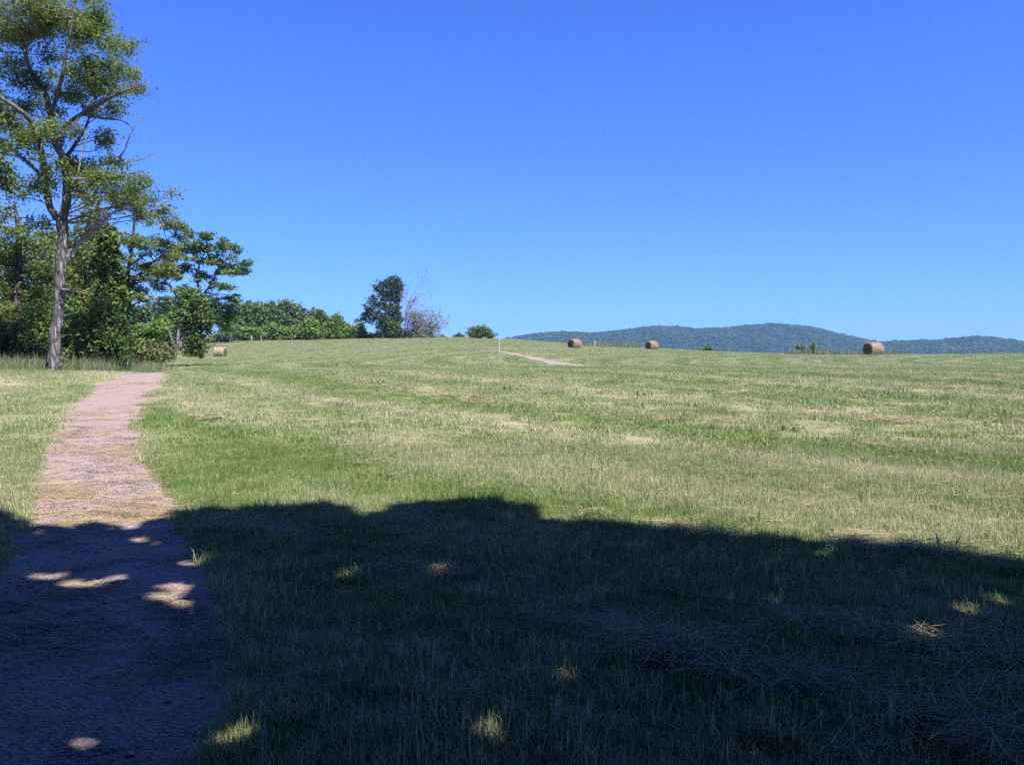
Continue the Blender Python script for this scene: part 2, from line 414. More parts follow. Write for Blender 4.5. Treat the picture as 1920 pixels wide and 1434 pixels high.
def blades(n, R, h0, h1, w, lean=0.35, mat=M_GRASS, segs=2, r_=None):
    r_ = r_ or rng
    a = r_.uniform(0, 2 * np.pi, n); rr = R * np.sqrt(r_.uniform(0, 1, n))
    base = np.stack([rr * np.cos(a), rr * np.sin(a), np.full(n, -0.01)], 1)
    hgt = r_.uniform(h0, h1, n) * r_.uniform(0.7, 1.2, n); az = r_.uniform(0, 2 * np.pi, n)
    dirv = np.stack([np.cos(az), np.sin(az), np.zeros(n)], 1)
    fz = r_.uniform(0, 2 * np.pi, n); side = np.stack([np.cos(fz), np.sin(fz), np.zeros(n)], 1)
    ln = np.abs(r_.normal(0, lean, n)) * hgt
    up = np.array([0, 0, 1.0])
    ww = w * r_.uniform(0.6, 1.3, n)
    mid = base + up * (hgt * 0.55)[:, None] + dirv * (ln * 0.35)[:, None]
    tip = base + up * (hgt * (1 - 0.25 * np.minimum(ln / hgt, 1.5)))[:, None] + dirv * ln[:, None]
    V = np.stack([base - side * ww[:, None] * .5, base + side * ww[:, None] * .5, mid + side * ww[:, None] * .42, mid - side * ww[:, None] * .42, tip], 1)
    i = np.arange(n)[:, None] * 5
    Q = i + np.array([[0, 1, 2, 3]]); T = i + np.array([[3, 2, 4]])
    rnd = r_.uniform(0, 1, n); tone = r_.uniform(0, 1, n)
    return mesh_np('blades', V.reshape(-1, 3), [Q, T], mat, False,
                   {'rnd': ('FACE', np.concatenate([rnd, rnd])), 'tone': ('FACE', np.concatenate([tone, tone]))})

def straws(n, R, l0, l1, w, hz=0.03, mat=M_STRAW, align=None):
    a = rng.uniform(0, 2 * np.pi, n); rr = R * np.sqrt(rng.uniform(0, 1, n))
    c = np.stack([rr * np.cos(a), rr * np.sin(a), rng.uniform(0.004, hz, n)], 1)
    az = rng.uniform(0, np.pi, n) if align is None else rng.normal(align, 0.45, n)
    L = rng.uniform(l0, l1, n)
    d = np.stack([np.cos(az), np.sin(az), rng.normal(0, 0.12, n)], 1) * (L / 2)[:, None]
    s = np.stack([-np.sin(az), np.cos(az), rng.normal(0, 0.6, n)], 1); s /= np.linalg.norm(s, axis=1)[:, None]
    s *= (w * rng.uniform(.6, 1.3, n))[:, None] / 2
    bow = np.stack([-np.sin(az), np.cos(az), np.abs(rng.normal(0, 0.3, n))], 1) * (L * rng.normal(0, 0.10, n))[:, None]
    V = np.stack([c - d - s, c - d + s, c + bow + s, c + bow - s, c + d + s, c + d - s], 1)
    V[..., 2] = np.maximum(V[..., 2], 0.002)
    i = np.arange(n)[:, None] * 6
    rnd = rng.uniform(0, 1, n)
    return mesh_np('straws', V.reshape(-1, 3), [i + np.array([[0, 1, 2, 3]]), i + np.array([[3, 2, 4, 5]])], mat, False, {'rnd': ('FACE', np.concatenate([rnd, rnd]))})

def stones(n, R, r0, r1):
    import bmesh
    bm = bmesh.new(); bmesh.ops.create_icosphere(bm, subdivisions=1, radius=1); bm.verts.ensure_lookup_table()
    sv = np.array([v.co[:] for v in bm.verts]); sf = np.array([[v.index for v in f.verts] for f in bm.faces]); bm.free()
    k = len(sv)
    a = rng.uniform(0, 2 * np.pi, n); rr = R * np.sqrt(rng.uniform(0, 1, n))
    sc = rng.uniform(r0, r1, (n, 1)) * rng.uniform(0.7, 1.4, (n, 3)); sc[:, 2] *= 0.42
    V = sv[None] * (1 + 0.34 * rng.normal(size=(n, k, 1))) * sc[:, None, :]
    z = rng.uniform(0, 2 * np.pi, n); c, s = np.cos(z)[:, None], np.sin(z)[:, None]
    V = np.stack([V[..., 0] * c - V[..., 1] * s, V[..., 0] * s + V[..., 1] * c, V[..., 2]], -1)
    V += np.stack([rr * np.cos(a), rr * np.sin(a), sc[:, 2] * 0.2], 1)[:, None]
    Fc = sf[None] + (np.arange(n) * k)[:, None, None]
    return mesh_np('pebbles', V.reshape(-1, 3), [Fc.reshape(-1, 3)], M_STONE, False, {'rnd': ('FACE', np.repeat(rng.uniform(0, 1, n), len(sf)))})

def slope_rot(P):
    e = 0.8
    zx = (z_land(P[:, 0] + e, P[:, 1]) - z_land(P[:, 0] - e, P[:, 1])) / (2 * e)
    zy = (z_land(P[:, 0], P[:, 1] + e) - z_land(P[:, 0], P[:, 1] - e)) / (2 * e)
    return np.stack([np.arctan(zy), -np.arctan(zx), np.zeros(len(P))], 1)

# ------------------------------------------------------------------ ground sheet
def grow(a, b, s, g):
    out = [a]; 
    while out[-1] < b: out.append(out[-1] + s); s *= g
    return out
ys = list(np.arange(-3, 14, .14)) + list(np.arange(14, 46, .32)) + list(np.arange(46, 130, .85)) + list(np.arange(130, 262, 1.5)) + grow(262, 7000, 4, 1.12)
ys = [-v for v in grow(3.3, 900, .4, 1.35)][::-1] + ys
xs = list(np.arange(0, 9, .16)) + list(np.arange(9, 34, .42)) + list(np.arange(34, 130, 1.4)) + grow(130, 5000, 4, 1.13)
xs = [-v for v in xs[1:]][::-1] + xs
xs = np.array(xs); ys = np.array(ys)
GX, GY = np.meshgrid(xs, ys); GZ = z_ground(GX, GY)
nx, ny = len(xs), len(ys)
ii = (np.arange(ny - 1)[:, None] * nx + np.arange(nx - 1)[None, :]).ravel()
gm = mesh_np('ground', np.stack([GX, GY, GZ], -1).reshape(-1, 3), [np.stack([ii, ii + 1, ii + nx + 1, ii + nx], -1)], M_GROUND, True)
tag(obj('ground', gm), 'rising hay meadow with mown rows, patches of green and dry stubble', 'field', kind='structure')

def path_mesh(name, Ys, L, R, lift, k=22):
    t = np.linspace(0, 1, k)[None, :]
    X = L[:, None] * (1 - t) + R[:, None] * t; Y = np.repeat(Ys[:, None], k, 1)
    Z = z_land(X, Y) + lift
    n = len(Ys); i = (np.arange(n - 1)[:, None] * k + np.arange(k - 1)[None]).ravel()
    return mesh_np(name, np.stack([X, Y, Z], -1).reshape(-1, 3), [np.stack([i, i + 1, i + k + 1, i + k], -1)], M_GRAVEL, True)
Yp = np.concatenate([np.arange(-12, 2, .4), np.arange(2, 14, .1), np.arange(14, 45, .25)])
o = obj('gravel_path', path_mesh('gravel_path', Yp, np.interp(Yp, PY, PL) - .10, np.interp(Yp, PY, PR) + .10, -0.016, 40))
tag(o, 'pinkish grey gravel path strewn with cut straw, winding away at the left', 'path', kind='structure')
Yp = np.arange(FY[0], FY[-1], .4)
c_ = np.interp(Yp, FY, FX); w_ = np.interp(Yp, FY, FW)
o = obj('far_gravel_path', path_mesh('far_gravel_path', Yp, c_ - w_, c_ + w_, 0.05))
tag(o, 'thin distant stretch of gravel path on the slope by the white post', 'path', kind='structure')

# ------------------------------------------------------------------ hay meadow: stubble, straw, stones
tuft_near = source_collection('stubble_near', [blades(70, .13, .030, .075, .0042, .55) for _ in range(7)] + [blades(60, .12, .06, .13, .0045, .35) for _ in range(3)])
tuft_mid = source_collection('stubble_mid', [blades(190, .34, .028, .065, .010, .55) for _ in range(6)] + [blades(150, .30, .05, .12, .010, .4) for _ in range(2)])
tuft_far = source_collection('stubble_far', [blades(360, 1.05, .045, .09, .022, .6) for _ in range(6)])
def field_points(dens, d0, d1, spread, extra=2.5, margin=1.0):
    """uniform random points over a wedge of field from d0 to d1 metres out"""
    A = 0
    wmax = spread * d1 + extra
    n = int(dens * (d1 - d0) * 2 * wmax)
    Y = rng.uniform(d0, d1, n); X = rng.uniform(-wmax, wmax, n)
    k = np.abs(X) < spread * Y + extra
    return X[k], Y[k]
def put_grass(name, label, dens, d0, d1, coll, nvar, s0, s1, spread=0.78, clear=0.05, soft=None):
    X, Y = field_points(dens, d0, d1, spread)
    if soft: 
        k = rng.uniform(size=len(X)) < np.clip((Y - d0) / soft + .25, 0, 1); X, Y = X[k], Y[k]
    k = path_d(X, Y) > clear
    # thin out in the driest patches
    X, Y = X[k], Y[k]
    k = rng.uniform(size=len(X)) < 0.95 + 0.30 * vnoise(X / 1.1, Y / 1.1, 21); X, Y = X[k], Y[k]
    P = np.stack([X, Y, z_ground(X, Y) - 0.004], 1)
    rot = slope_rot(P); rot[:, 2] = rng.uniform(0, 2 * np.pi, len(P))
    s = rng.uniform(s0, s1, len(P)) * (1 + 0.16 * vnoise(X / .9, Y / .9, 31))
    o = scatter(name, P, rot, s, rng.integers(0, nvar, len(P)), coll)
    tag(o, label, 'grass', kind='stuff'); return o
put_grass('meadow_grass', 'short mown grass and stubble around and beyond the shaded foreground', 150, 1.5, 14.5, tuft_near, 10, .75, 1.25, clear=0.06)
put_grass('meadow_grass', 'mown green and straw coloured grass across the sunlit middle of the field', 13, 12.5, 48, tuft_mid, 8, .8, 1.3, clear=0.11, soft=2)
put_grass('meadow_grass', 'distant mown grass in curving rows up to the crest of the field', 1.5, 42, 232, tuft_far, 6, .8, 1.25, spread=0.72, clear=0.7, soft=4)

# loose straw: a little everywhere, thick along windrows and on the path
straw_loose = source_collection('loose_straw', [straws(9, .22, .06, .30, .0035, .05) for _ in range(6)])
straw_thick = source_collection('thick_straw', [straws(46, .24, .12, .50, .0034, .11) for _ in range(5)])
straw_path = source_collection('path_straw', [straws(80, .32, .06, .34, .0036, .010, align=0.0) for _ in range(5)])
straw_far = source_collection('far_straw', [straws(70, .55, .15, .55, .011, .06) for _ in range(4)])
def stuff_scatter(name, label, cat, X, Y, coll, nvar, s0=.8, s1=1.2, lift=0.0, rz=None):
    P = np.stack([X, Y, z_ground(X, Y) + lift], 1); rot = slope_rot(P)
    rot[:, 2] = rng.uniform(0, 2 * np.pi, len(P)) if rz is None else rng.normal(0, rz, len(P))
    o = scatter(name, P, rot, rng.uniform(s0, s1, len(P)), rng.integers(0, nvar, len(P)), coll)
    return tag(o, label, cat, kind='stuff')
X, Y = field_points(9, 1.8, 15, .75); k = (path_d(X, Y) > 0) & (rng.uniform(size=len(X)) < .45 + .5 * vnoise(X / 1.5, Y / 1.5, 51))
stuff_scatter('loose_straw', 'thin dry straws scattered over the near stubble', 'straw', X[k], Y[k], straw_loose, 6, lift=.035)
def g_px(px, py):
    D = EYE * F / (py - HY)
    if D > 9: return ground_at(px, py)
    return (px - CX) / F * D, D
HAYK = .48
wx, wy = [], []
def windrow(pts, width, dens):
    P = spline([g_px(*p) for p in pts], 400)
    seg = np.linalg.norm(np.diff(P, axis=0), axis=1).sum(); n = int(seg * dens * HAYK)
    t = rng.uniform(0, 399, n).astype(int)
    lump = 0.65 + 0.5 * vnoise(t / 28.0, t * 0 + len(wx), 61)
    k = rng.uniform(size=n) < lump
    q = P[t] + rng.normal(0, width, (n, 2)) * (0.7 + .5 * vnoise(t / 17.0, t * 0 + 3.0, 62))[:, None]
    wx.extend(q[k, 0]); wy.extend(q[k, 1])
windrow([(1010, 1160), (1180, 1215), (1330, 1265), (1500, 1300), (1640, 1330), (1790, 1390), (1930, 1430)], .10, 46)
windrow([(1130, 1200), (1300, 1225), (1480, 1180), (1640, 1210), (1760, 1250), (1860, 1310), (1960, 1380)], .10, 26)
windrow([(1660, 1220), (1740, 1215), (1800, 1240)], .09, 55)
windrow([(380, 1000), (480, 1008), (560, 1018), (650, 1062), (800, 1078), (870, 1085)], .13, 20)
windrow([(460, 990), (540, 1012)], .12, 22)
windrow([(1000, 975), (1150, 992), (1290, 1008), (1450, 1020), (1600, 1030), (1690, 1035), (1800, 1050), (1960, 1085)], .10, 22)
windrow([(1560, 1018), (1610, 1022), (1680, 1026)], .08, 40)
windrow([(880, 1200), (940, 1210)], .12, 14)
windrow([(1450, 1400), (1600, 1420), (1800, 1425)], .12, 18)
stuff_scatter('hay_windrow', 'rows of loose grey cut hay lying over the shaded stubble', 'hay', np.array(wx), np.array(wy), straw_thick, 5, .6, 1.1, lift=-.005)
HAYK = 1.0
wx, wy = [], []
windrow([(1240, 786), (1330, 790), (1480, 789)], .18, 1.6)
windrow([(1600, 791), (1660, 792), (1730, 789), (1800, 791), (1960, 793)], .16, 4.5)
windrow([(380, 783), (430, 790), (520, 800)], .2, 1.2)
windrow([(640, 715), (760, 728), (860, 752), (930, 765)], .22, 2.2)
stuff_scatter('hay_remains', 'pinkish dry hay remains in thin rows on the sunlit grass', 'hay', np.array(wx), np.array(wy), straw_far, 4, .5, .9, lift=.02)

def path_points(dens, y0, y1, inset=0.0):
    n = int(dens * (y1 - y0) * 2.2); Y = rng.uniform(y0, y1, n)
    l = np.interp(Y, PY, PL); r = np.interp(Y, PY, PR); X = l + (r - l) * rng.uniform(-.02, 1.02, n)
    k = near_path_d(X, Y) < -inset; return X[k], Y[k]
pebble = source_collection('pebbles_fine', [stones(260, .24, .0030, .0085) for _ in range(5)])
pebble2 = source_collection('pebbles_coarse', [stones(9, .24, .008, .018) for _ in range(4)])
X, Y = path_points(14, 1.5, 17, .03)
stuff_scatter('gravel', 'small pinkish grey crushed stones covering the path', 'gravel', X, Y, pebble, 5, lift=.013)
X, Y = path_points(9, 1.5, 12, .06)
stuff_scatter('gravel', 'larger flat stones scattered over the shaded near part of the path', 'gravel', X, Y, pebble2, 4, lift=.016)
X, Y = path_points(9, 1.5, 14.5, -.04)
dl = np.exp(-((Y - 10.2) / 1.7) ** 2) * 0.85 + 0.10 + 0.25 * np.exp(-((Y - 4.5) / 1.6) ** 2)
ed = np.clip(1 - np.abs(near_path_d(X, Y)) / .35, 0, 1) * .5
k = rng.uniform(size=len(X)) < (dl + ed) * (0.75 + .6 * vnoise(X * 1.3, Y * 1.3, 71))
stuff_scatter('path_straw', 'cut straw strewn crosswise over the gravel path', 'straw', X[k], Y[k], straw_path, 5, .7, 1.25, lift=.022, rz=.35)
X = rng.normal(-4.15, .22, 16); Y = rng.normal(9.35, .09, 16)
stuff_scatter('straw_heap', 'small greenish heap of cut grass on the path just beyond the shadow edge', 'straw', X, Y, straw_thick, 5, .45, .75, lift=.0)
X, Y = path_points(5, 14, 33, -.05)
k = rng.uniform(size=len(X)) < .12 + .5 * np.clip(1 - np.abs(near_path_d(X, Y)) / .3, 0, 1)
stuff_scatter('path_straw', 'dry brown straw along the edges of the sunlit path', 'straw', X[k], Y[k], straw_path, 5, .8, 1.3, lift=.022, rz=.8)

# taller single tufts and weed stalks
tall = source_collection('taller_tufts', [blades(40, .11, .07, .19, .0060, .7) for _ in range(4)])
X, Y = field_points(3.2, 2.2, 14, .75); k = (path_d(X, Y) > .1) & (rng.uniform(size=len(X)) < .45 + .55 * vnoise(X / .8, Y / .8, 81))
stuff_scatter('grass_tufts', 'taller tufts of grass left standing in the near stubble', 'grass', X[k], Y[k], tall, 4, .6, 1.15)

def blob_points(cx, cy, rx, ry, n):
    a = rng.uniform(0, 2 * np.pi, n); r = np.sqrt(rng.uniform(0, 1, n)); return cx + rx * r * np.cos(a), cy + ry * r * np.sin(a)
tall_w = source_collection('tall_weeds', [blades(90, .5, .25, .85, .016, .4, M_TALL) for _ in range(4)])
tall_f = source_collection('tall_weeds_dry', [blades(46, .8, .25, 1.2, .05, .4, M_TALLDRY) for _ in range(4)])
# strip of tall grass along the foot of the woods
tx = rng.uniform(-40, -15.4, 900); ty = 35.4 + (tx + 18) * -.02 + rng.uniform(-.6, 2.8, 900) + np.clip(tx + 17, 0, 9) * .9
k = rng.uniform(size=900) < np.where(tx > -18, .35, .8)
stuff_scatter('tall_grass', 'tall pale green uncut grass at the foot of the woods around the big trunk', 'grass', tx[k], ty[k], tall_w, 4, .3, 1.05)
cxs, cys = [], []
for (p0, p1, d, n, j) in [(1085, 1200, 160, 70, 3), (1110, 1160, 158, 30, 2), (1470, 1560, 126, 34, 1), (1540, 1610, 126, 22, 2), (1655, 1720, 118, 12, 2), (450, 680, 236, 300, 3), (690, 830, 214, 60, 3)]:
    u = rng.uniform(p0, p1, n); D = d + rng.normal(0, j, n); cxs += list((u - CX) / F * D); cys += list(D)
stuff_scatter('crest_weeds', 'straggly uncut weeds along the far edge of the field', 'weeds', np.array(cxs), np.array(cys), tall_f, 4, .4, 1.15)

weed = source_collection('weed_clumps', [blades(26, .20, .04, .14, .020, .9, M_WEED) for _ in range(3)])
wX, wY = field_points(.035, 14, 70, .7); k = path_d(wX, wY) > .5; wX, wY = list(wX[k]), list(wY[k])
for (px, py) in [(588, 687), (600, 686), (612, 687), (623, 685), (626, 686), (595, 688)]:
    x, y = ground_at(px, py); wX += [x, x + .3]; wY += [y, y + .2]
stuff_scatter('field_weeds', 'scattered dark green weeds regrowing in the mown field', 'weeds', np.array(wX), np.array(wY), weed, 3, .6, 1.5)
hb, hd = [], []
for (px, D) in [(1637, 102), (1077, 136), (1222, 144), (411, 134)]:
    n = 12; a = rng.uniform(0, 6.28, n); r = rng.uniform(.6, 1.9, n); hb += list((px - CX) / F * D + r * np.cos(a)); hd += list(D + r * np.sin(a))
stuff_scatter('hay_remains', 'loose hay lying round the feet of the bales', 'hay', np.array(hb), np.array(hd), straw_far, 4, .8, 1.3, lift=.03)

# a few seed stalks standing at the shadow edge
def stalks():
    g = Geo()
    for (px, py, h, lx, ly) in [(1115, 985, .42, -.14, .05), (1150, 985, .25, -.05, .0), (1410, 1012, .20, .0, .0), (1085, 975, .3, -.1, .1), (960, 975, .18, .02, 0), (1790, 1050, .16, .05, 0), (1765, 1050, .18, -.03, 0), (1560, 1015, .1, .02, 0), (905, 975, .16, .01, 0), (1700, 1300, .2, .02, 0)]:
        x, y = g_px(px, py); z = float(z_ground(x, y))
        P = spline([(x, y, z), (x + lx * .35, y + ly * .4, z + h * .55), (x + lx, y + ly, z + h)], 6)
        g.tube(P, np.linspace(.0035, .002, 6), 4)
        for q in np.linspace(.72, 1, 6):
            c = P[0] * 0 + spline(P, 20)[int(q * 19)]
            e = c + np.array([rng.normal(0, .012), rng.normal(0, .012), .022]); g.tube([c, e], [.003, .004], 4)
    return g.mesh('seed_stalks', plain_mat('stalk', (.13, .12, .05)), False)
tag(obj('seed_stalks', stalks()), 'dark seed stalks sticking up along the edge of the shadow', 'weeds', kind='stuff')

# ------------------------------------------------------------------ trees
def W(px, py, D):
    return np.array([(px - CX) / F * D, D, EYE + (HY - py) / F * D])

def leaf_mesh(name, C, size, mat, up=0.4, aspect=.6, rnd=None):
    n = len(C)
    nrm = rng.normal(size=(n, 3)); nrm[:, 2] = np.abs(nrm[:, 2]) + up; nrm /= np.linalg.norm(nrm, axis=1)[:, None]
    t = rng.normal(size=(n, 3)); t -= (t * nrm).sum(1)[:, None] * nrm; t /= np.linalg.norm(t, axis=1)[:, None] + 1e-9
    b = np.cross(nrm, t); L = (size * 1.35 * rng.uniform(.6, 1.35, n))[:, None]
    V = np.stack([C - t * L * .5, C + b * L * aspect * .5 - nrm * L * .06, C + t * L * .5, C - b * L * aspect * .5 - nrm * L * .06], 1)
    if rnd is None: rnd = rng.uniform(0, 1, n)
    return mesh_np(name, V.reshape(-1, 3), [np.arange(n * 4).reshape(-1, 4)], mat, False, {'rnd': ('FACE', rnd)})

def foliage(clumps, tuft_r, leaves_per, dens, shell=.5, flat=.7, droop=0.0):
    """clumps: (n,6) centre + radii. Returns leaf centres, leaf tone, tuft centres with clump index"""
    Cs, Ts, Tc, Ti = [], [], [], []
    for i, c in enumerate(clumps):
        rx, ry, rz = c[3:6]
        area = (rx * ry + rx * rz + ry * rz) / (tuft_r ** 2)
        nt = max(6, int(dens * area * 8.0))
        d = rng.normal(size=(nt, 3)); d /= np.linalg.norm(d, axis=1)[:, None]
        r = (shell + (1 - shell) * rng.uniform(0, 1, nt)) ** .6 * (1 + .10 * np.sin(d[:, 0] * 5 + i) + .08 * np.sin(d[:, 2] * 7 + i * 2))
        r *= 1 + .16 * rng.normal(size=nt)
        T = c[:3] + d * r[:, None] * np.array([rx, ry, rz])
        tr = tuft_r * rng.uniform(.55, 1.35, nt)
        tone = np.clip(rng.normal(.5, .22, nt), 0, 1)
        L = rng.normal(size=(nt, leaves_per, 3)) * .5
        L *= tr[:, None, None]; L[..., 2] *= flat
        if droop: L[..., 2] -= droop * (L[..., 0] ** 2 + L[..., 1] ** 2) / (tr[:, None] + 1e-6)
        Cs.append((T[:, None] + L).reshape(-1, 3)); Ts.append(np.clip(np.repeat(tone, leaves_per) + rng.normal(0, .16, nt * leaves_per), 0, 1))
        Tc.append(T); Ti.append(np.full(nt, i))
    return np.concatenate(Cs), np.concatenate(Ts), np.concatenate(Tc), np.concatenate(Ti)

def rel(P, base): return np.asarray(P, float) - base

def tree(name, label, cat, base, trunks, clumps, leaf='mid', leaf_size=.14, tuft=.45, per=12, dens=.5, shell=.5, bark=None,
         group=None, flat=.75, twigs=.35, trunk_k=8, limb_r=.06, extra_limbs=True, droop=0.0, up=.4, dead=None, vine=None, roughb=0.05, vine_leaf=.2):
    """trunks: list of (control points Nx3 world, radii) ; clumps Nx6 world"""
    base = np.asarray(base, float); root = tag(empty(name, base), label, cat, group)
    g = Geo(); allp = []
    for (P, R) in trunks:
        n = max(6, len(P) * 4); S = spline(rel(P, base), n); rr = np.interp(np.linspace(0, 1, n), np.linspace(0, 1, len(R)), R)
        S[1:-1] += rng.normal(0, 1, (n - 2, 3)) * rr[1:-1, None] * .10
        g.tube(S, rr, trunk_k, rough=roughb); allp.append(np.hstack([S, rr[:, None]]))
    allp = np.concatenate(allp)
    cl = np.array(clumps, float) if len(clumps) else np.zeros((0, 6))
    if len(cl):
        cl[:, :3] -= base
        C, T, tc, ti = foliage(cl, tuft, per, dens, shell, flat, droop)
        if extra_limbs:
            for i in range(len(cl)):
                c = cl[i, :3]
                dz = c[2] - allp[:, 2]
                cost = np.linalg.norm(allp[:, :3] - c, axis=1) + np.where(dz < .1, 3.0 * (0.1 - dz), 0)
                k = int(np.argmin(cost)); a = allp[k, :3]; L = np.linalg.norm(c - a)
                mid = (a + c) / 2 + rng.normal(0, .10, 3) * L + np.array([0, 0, .08 * L])
                end = c + (c - a) / (L + 1e-6) * min(cl[i, 3:6]) * .5
                r0 = min(limb_r * (.5 + .25 * L ** .5), allp[k, 3] * .8)
                S = spline([a, mid, c, end], 9); g.tube(S, np.linspace(r0, r0 * .2, 9), 5)
                sel = tc[(ti == i)]; sel = sel[rng.uniform(size=len(sel)) < twigs]
                for s in sel:
                    j = rng.integers(3, 8); st = S[j]
                    m = (st + s) / 2 + rng.normal(0, .08, 3) * np.linalg.norm(s - st)
                    g.tube(np.array([st, m, s]), [r0 * .22, r0 * .14, r0 * .05], 3, cap=False)
        obj('crown', leaf_mesh('crown', C, leaf_size, LEAF[leaf], up=up, rnd=T), root)
    obj('trunk', g.mesh('trunk', bark or BARK_D), root)
    if dead:
        for (P, R) in dead:
            gd = Geo(); S = spline(rel(P, base), len(P) * 4); n = len(S); rr = np.interp(np.linspace(0, 1, n), np.linspace(0, 1, len(R)), R)
            S[1:-1] += rng.normal(0, 1, (n - 2, 3)) * rr[1:-1, None] * .5; gd.tube(S, rr, 5)
            L = np.linalg.norm(S[-1] - S[0])
            for q in range(7):
                j = rng.integers(n // 3, n - 1); d = (S[-1] - S[0]) / L + rng.normal(0, .6, 3); d /= np.linalg.norm(d)
                l = L * rng.uniform(.12, .34)
                e = S[j] + d * l + np.array([0, 0, rng.uniform(-.1, .15) * l]); m_ = (S[j] + e) / 2 + rng.normal(0, .1, 3) * l
                gd.tube(np.array([S[j], m_, e]), [rr[j] * .5, rr[j] * .3, .004], 4)
                e2 = m_ + (d + rng.normal(0, .6, 3)) * l * .4; gd.tube(np.array([m_, e2]), [rr[j] * .25, .004], 3)
            obj('dead_branch', gd.mesh('dead_branch', BARK_P), root)
    if vine:
        VC = []
        for (P, R, n) in vine:
            t = rng.uniform(0, 1, n); S = spline(rel(P, base), 60); rr = np.interp(t, np.linspace(0, 1, len(R)), R) * (1 + .25 * vnoise(t * 14, t * 0, 7))
            th = rng.uniform(0, 2 * np.pi, n); c = S[(t * 59).astype(int)]
            VC.append(c + np.stack([np.cos(th), np.sin(th), np.zeros(n)], 1) * (rr * rng.uniform(.7, 1.15, n))[:, None] + rng.normal(0, .05, (n, 3)))
        obj('vine', leaf_mesh('vine', np.concatenate(VC), vine_leaf, LEAF['vine'], up=.6, aspect=.8), root)
    return root

def pc(lst, D, depth=1.0, jitter=1.5):
    """clumps given in photo pixels -> world ellipsoids at distance D"""
    out = []
    for t in lst:
        px, py, rx, ry = t[:4]; d = D + (t[4] if len(t) > 4 else rng.uniform(-jitter, jitter))
        w = W(px, py, d); s = d / F
        out.append([*w, rx * s, (rx + ry) / 2 * s * depth, ry * s])
    return out
def split(cl, k=3, f=.62, sp=.62):
    out = []
    for c in cl:
        for q in range(k):
            d = rng.normal(size=3); d /= np.linalg.norm(d)
            out.append([c[0] + d[0] * c[3] * sp, c[1] + d[1] * c[4] * sp, c[2] + d[2] * c[5] * sp, c[3] * f * rng.uniform(.8, 1.2), c[4] * f, c[5] * f * rng.uniform(.8, 1.25)])
    return out
def foot(px, D):
    x = (px - CX) / F * D; return np.array([x, D, float(z_ground(np.array(x), np.array(D))) - .05])
def tp(lst, D):
    """trunk path in pixels (px,py,rpx[,ddepth])"""
    P = []; R = []
    for t in lst:
        d = D + (t[3] if len(t) > 3 else 0); P.append(W(t[0], t[1], d)); R.append(t[2] * d / F)
    return (np.array(P), np.array(R))

# --- the tall locust on the left, its trunk in the open
D1 = 35.0; b1 = foot(102, D1)
t1 = [tp([(100, 697, 17), (102, 680, 14), (106, 620, 12.5), (112, 560, 12), (116, 500, 12), (119, 450, 12.5), (119, 412, 13)], D1),
      tp([(119, 420, 10), (98, 390, 8), (88, 345, 7), (82, 290, 6.5, -.5), (64, 232, 6, -1), (35, 205, 5, -1.5), (-20, 165, 3.5, -2), (-70, 100, 2, -2)], D1),
      tp([(120, 418, 11), (128, 370, 9.5), (126, 310, 9), (108, 272, 8), (100, 220, 6.5, .5), (88, 175, 6, .8), (60, 130, 5, 1), (48, 60, 4, 1), (50, -30, 2.5, 1)], D1),
      tp([(106, 275, 7), (128, 238, 5.5), (160, 216, 5), (205, 190, 3.5, -.4), (242, 172, 2, -.6), (270, 165, 1, -.6)], D1),
      tp([(160, 217, 4), (195, 224, 3), (232, 229, 1.5), (255, 245, 1)], D1),
      tp([(100, 215, 5), (118, 160, 4.5, -.8), (128, 110, 3.5, -1.2), (140, 50, 2.5, -1.5), (150, -20, 1.5, -1.5)], D1),
      tp([(127, 330, 6), (160, 330, 4, 1), (205, 340, 3, 1.5), (250, 365, 2, 2), (300, 380, 1, 2)], D1),
      tp([(88, 340, 5), (60, 310, 4, 1.5), (30, 285, 3, 2.5), (-10, 250, 2, 3)], D1),
      tp([(126, 300, 5), (152, 262, 3.5, 1.5), (170, 225, 2.5, 2), (185, 150, 1.8, 2.5)], D1)]
c1 = pc([(60, 15, 70, 40), (150, 35, 38, 28), (185, 80, 36, 24), (228, 95, 24, 18), (250, 130, 24, 16), (262, 160, 22, 12), (215, 140, 34, 20), (110, 85, 46, 26), (25, 95, 40, 34),
         (150, 130, 38, 20), (225, 178, 28, 12), (215, 205, 30, 12), (60, 150, 40, 22), (0, 170, 44, 34), (165, 190, 26, 14), (85, 205, 30, 16), (190, 262, 34, 16), (130, 262, 24, 16),
         (205, 300, 34, 16), (240, 330, 28, 14), (270, 350, 26, 12), (300, 372, 28, 12), (322, 396, 18, 9), (285, 405, 26, 10), (200, 345, 36, 18), (150, 320, 32, 20), (60, 275, 32, 24),
         (10, 250, 36, 28), (15, 355, 30, 22), (70, 345, 28, 18), (245, 385, 26, 12), (180, 385, 30, 14), (-60, 60, 50, 50), (-70, 180, 50, 50), (-60, 300, 50, 40), (70, -50, 80, 34),
         (160, -15, 40, 24), (-20, 10, 40, 40), (110, 30, 40, 24), (70, 420, 22, 14), (165, 60, 30, 20), (95, 300, 24, 16), (40, 215, 30, 18), (120, 140, 30, 16), (175, 20, 25, 18), (90, 60, 70, 34), (190, 140, 50, 26), (140, 200, 46, 20), (30, 140, 50, 26), (40, 250, 50, 26), (190, 320, 56, 22), (110, 350, 46, 24), (250, 370, 40, 18), (200, 60, 34, 24), (110, 240, 40, 18)], D1, 1.1, 1.8)
c1 = split(c1, 3, .62, .85)
t1 = [(P, R * .79) for P, R in t1]
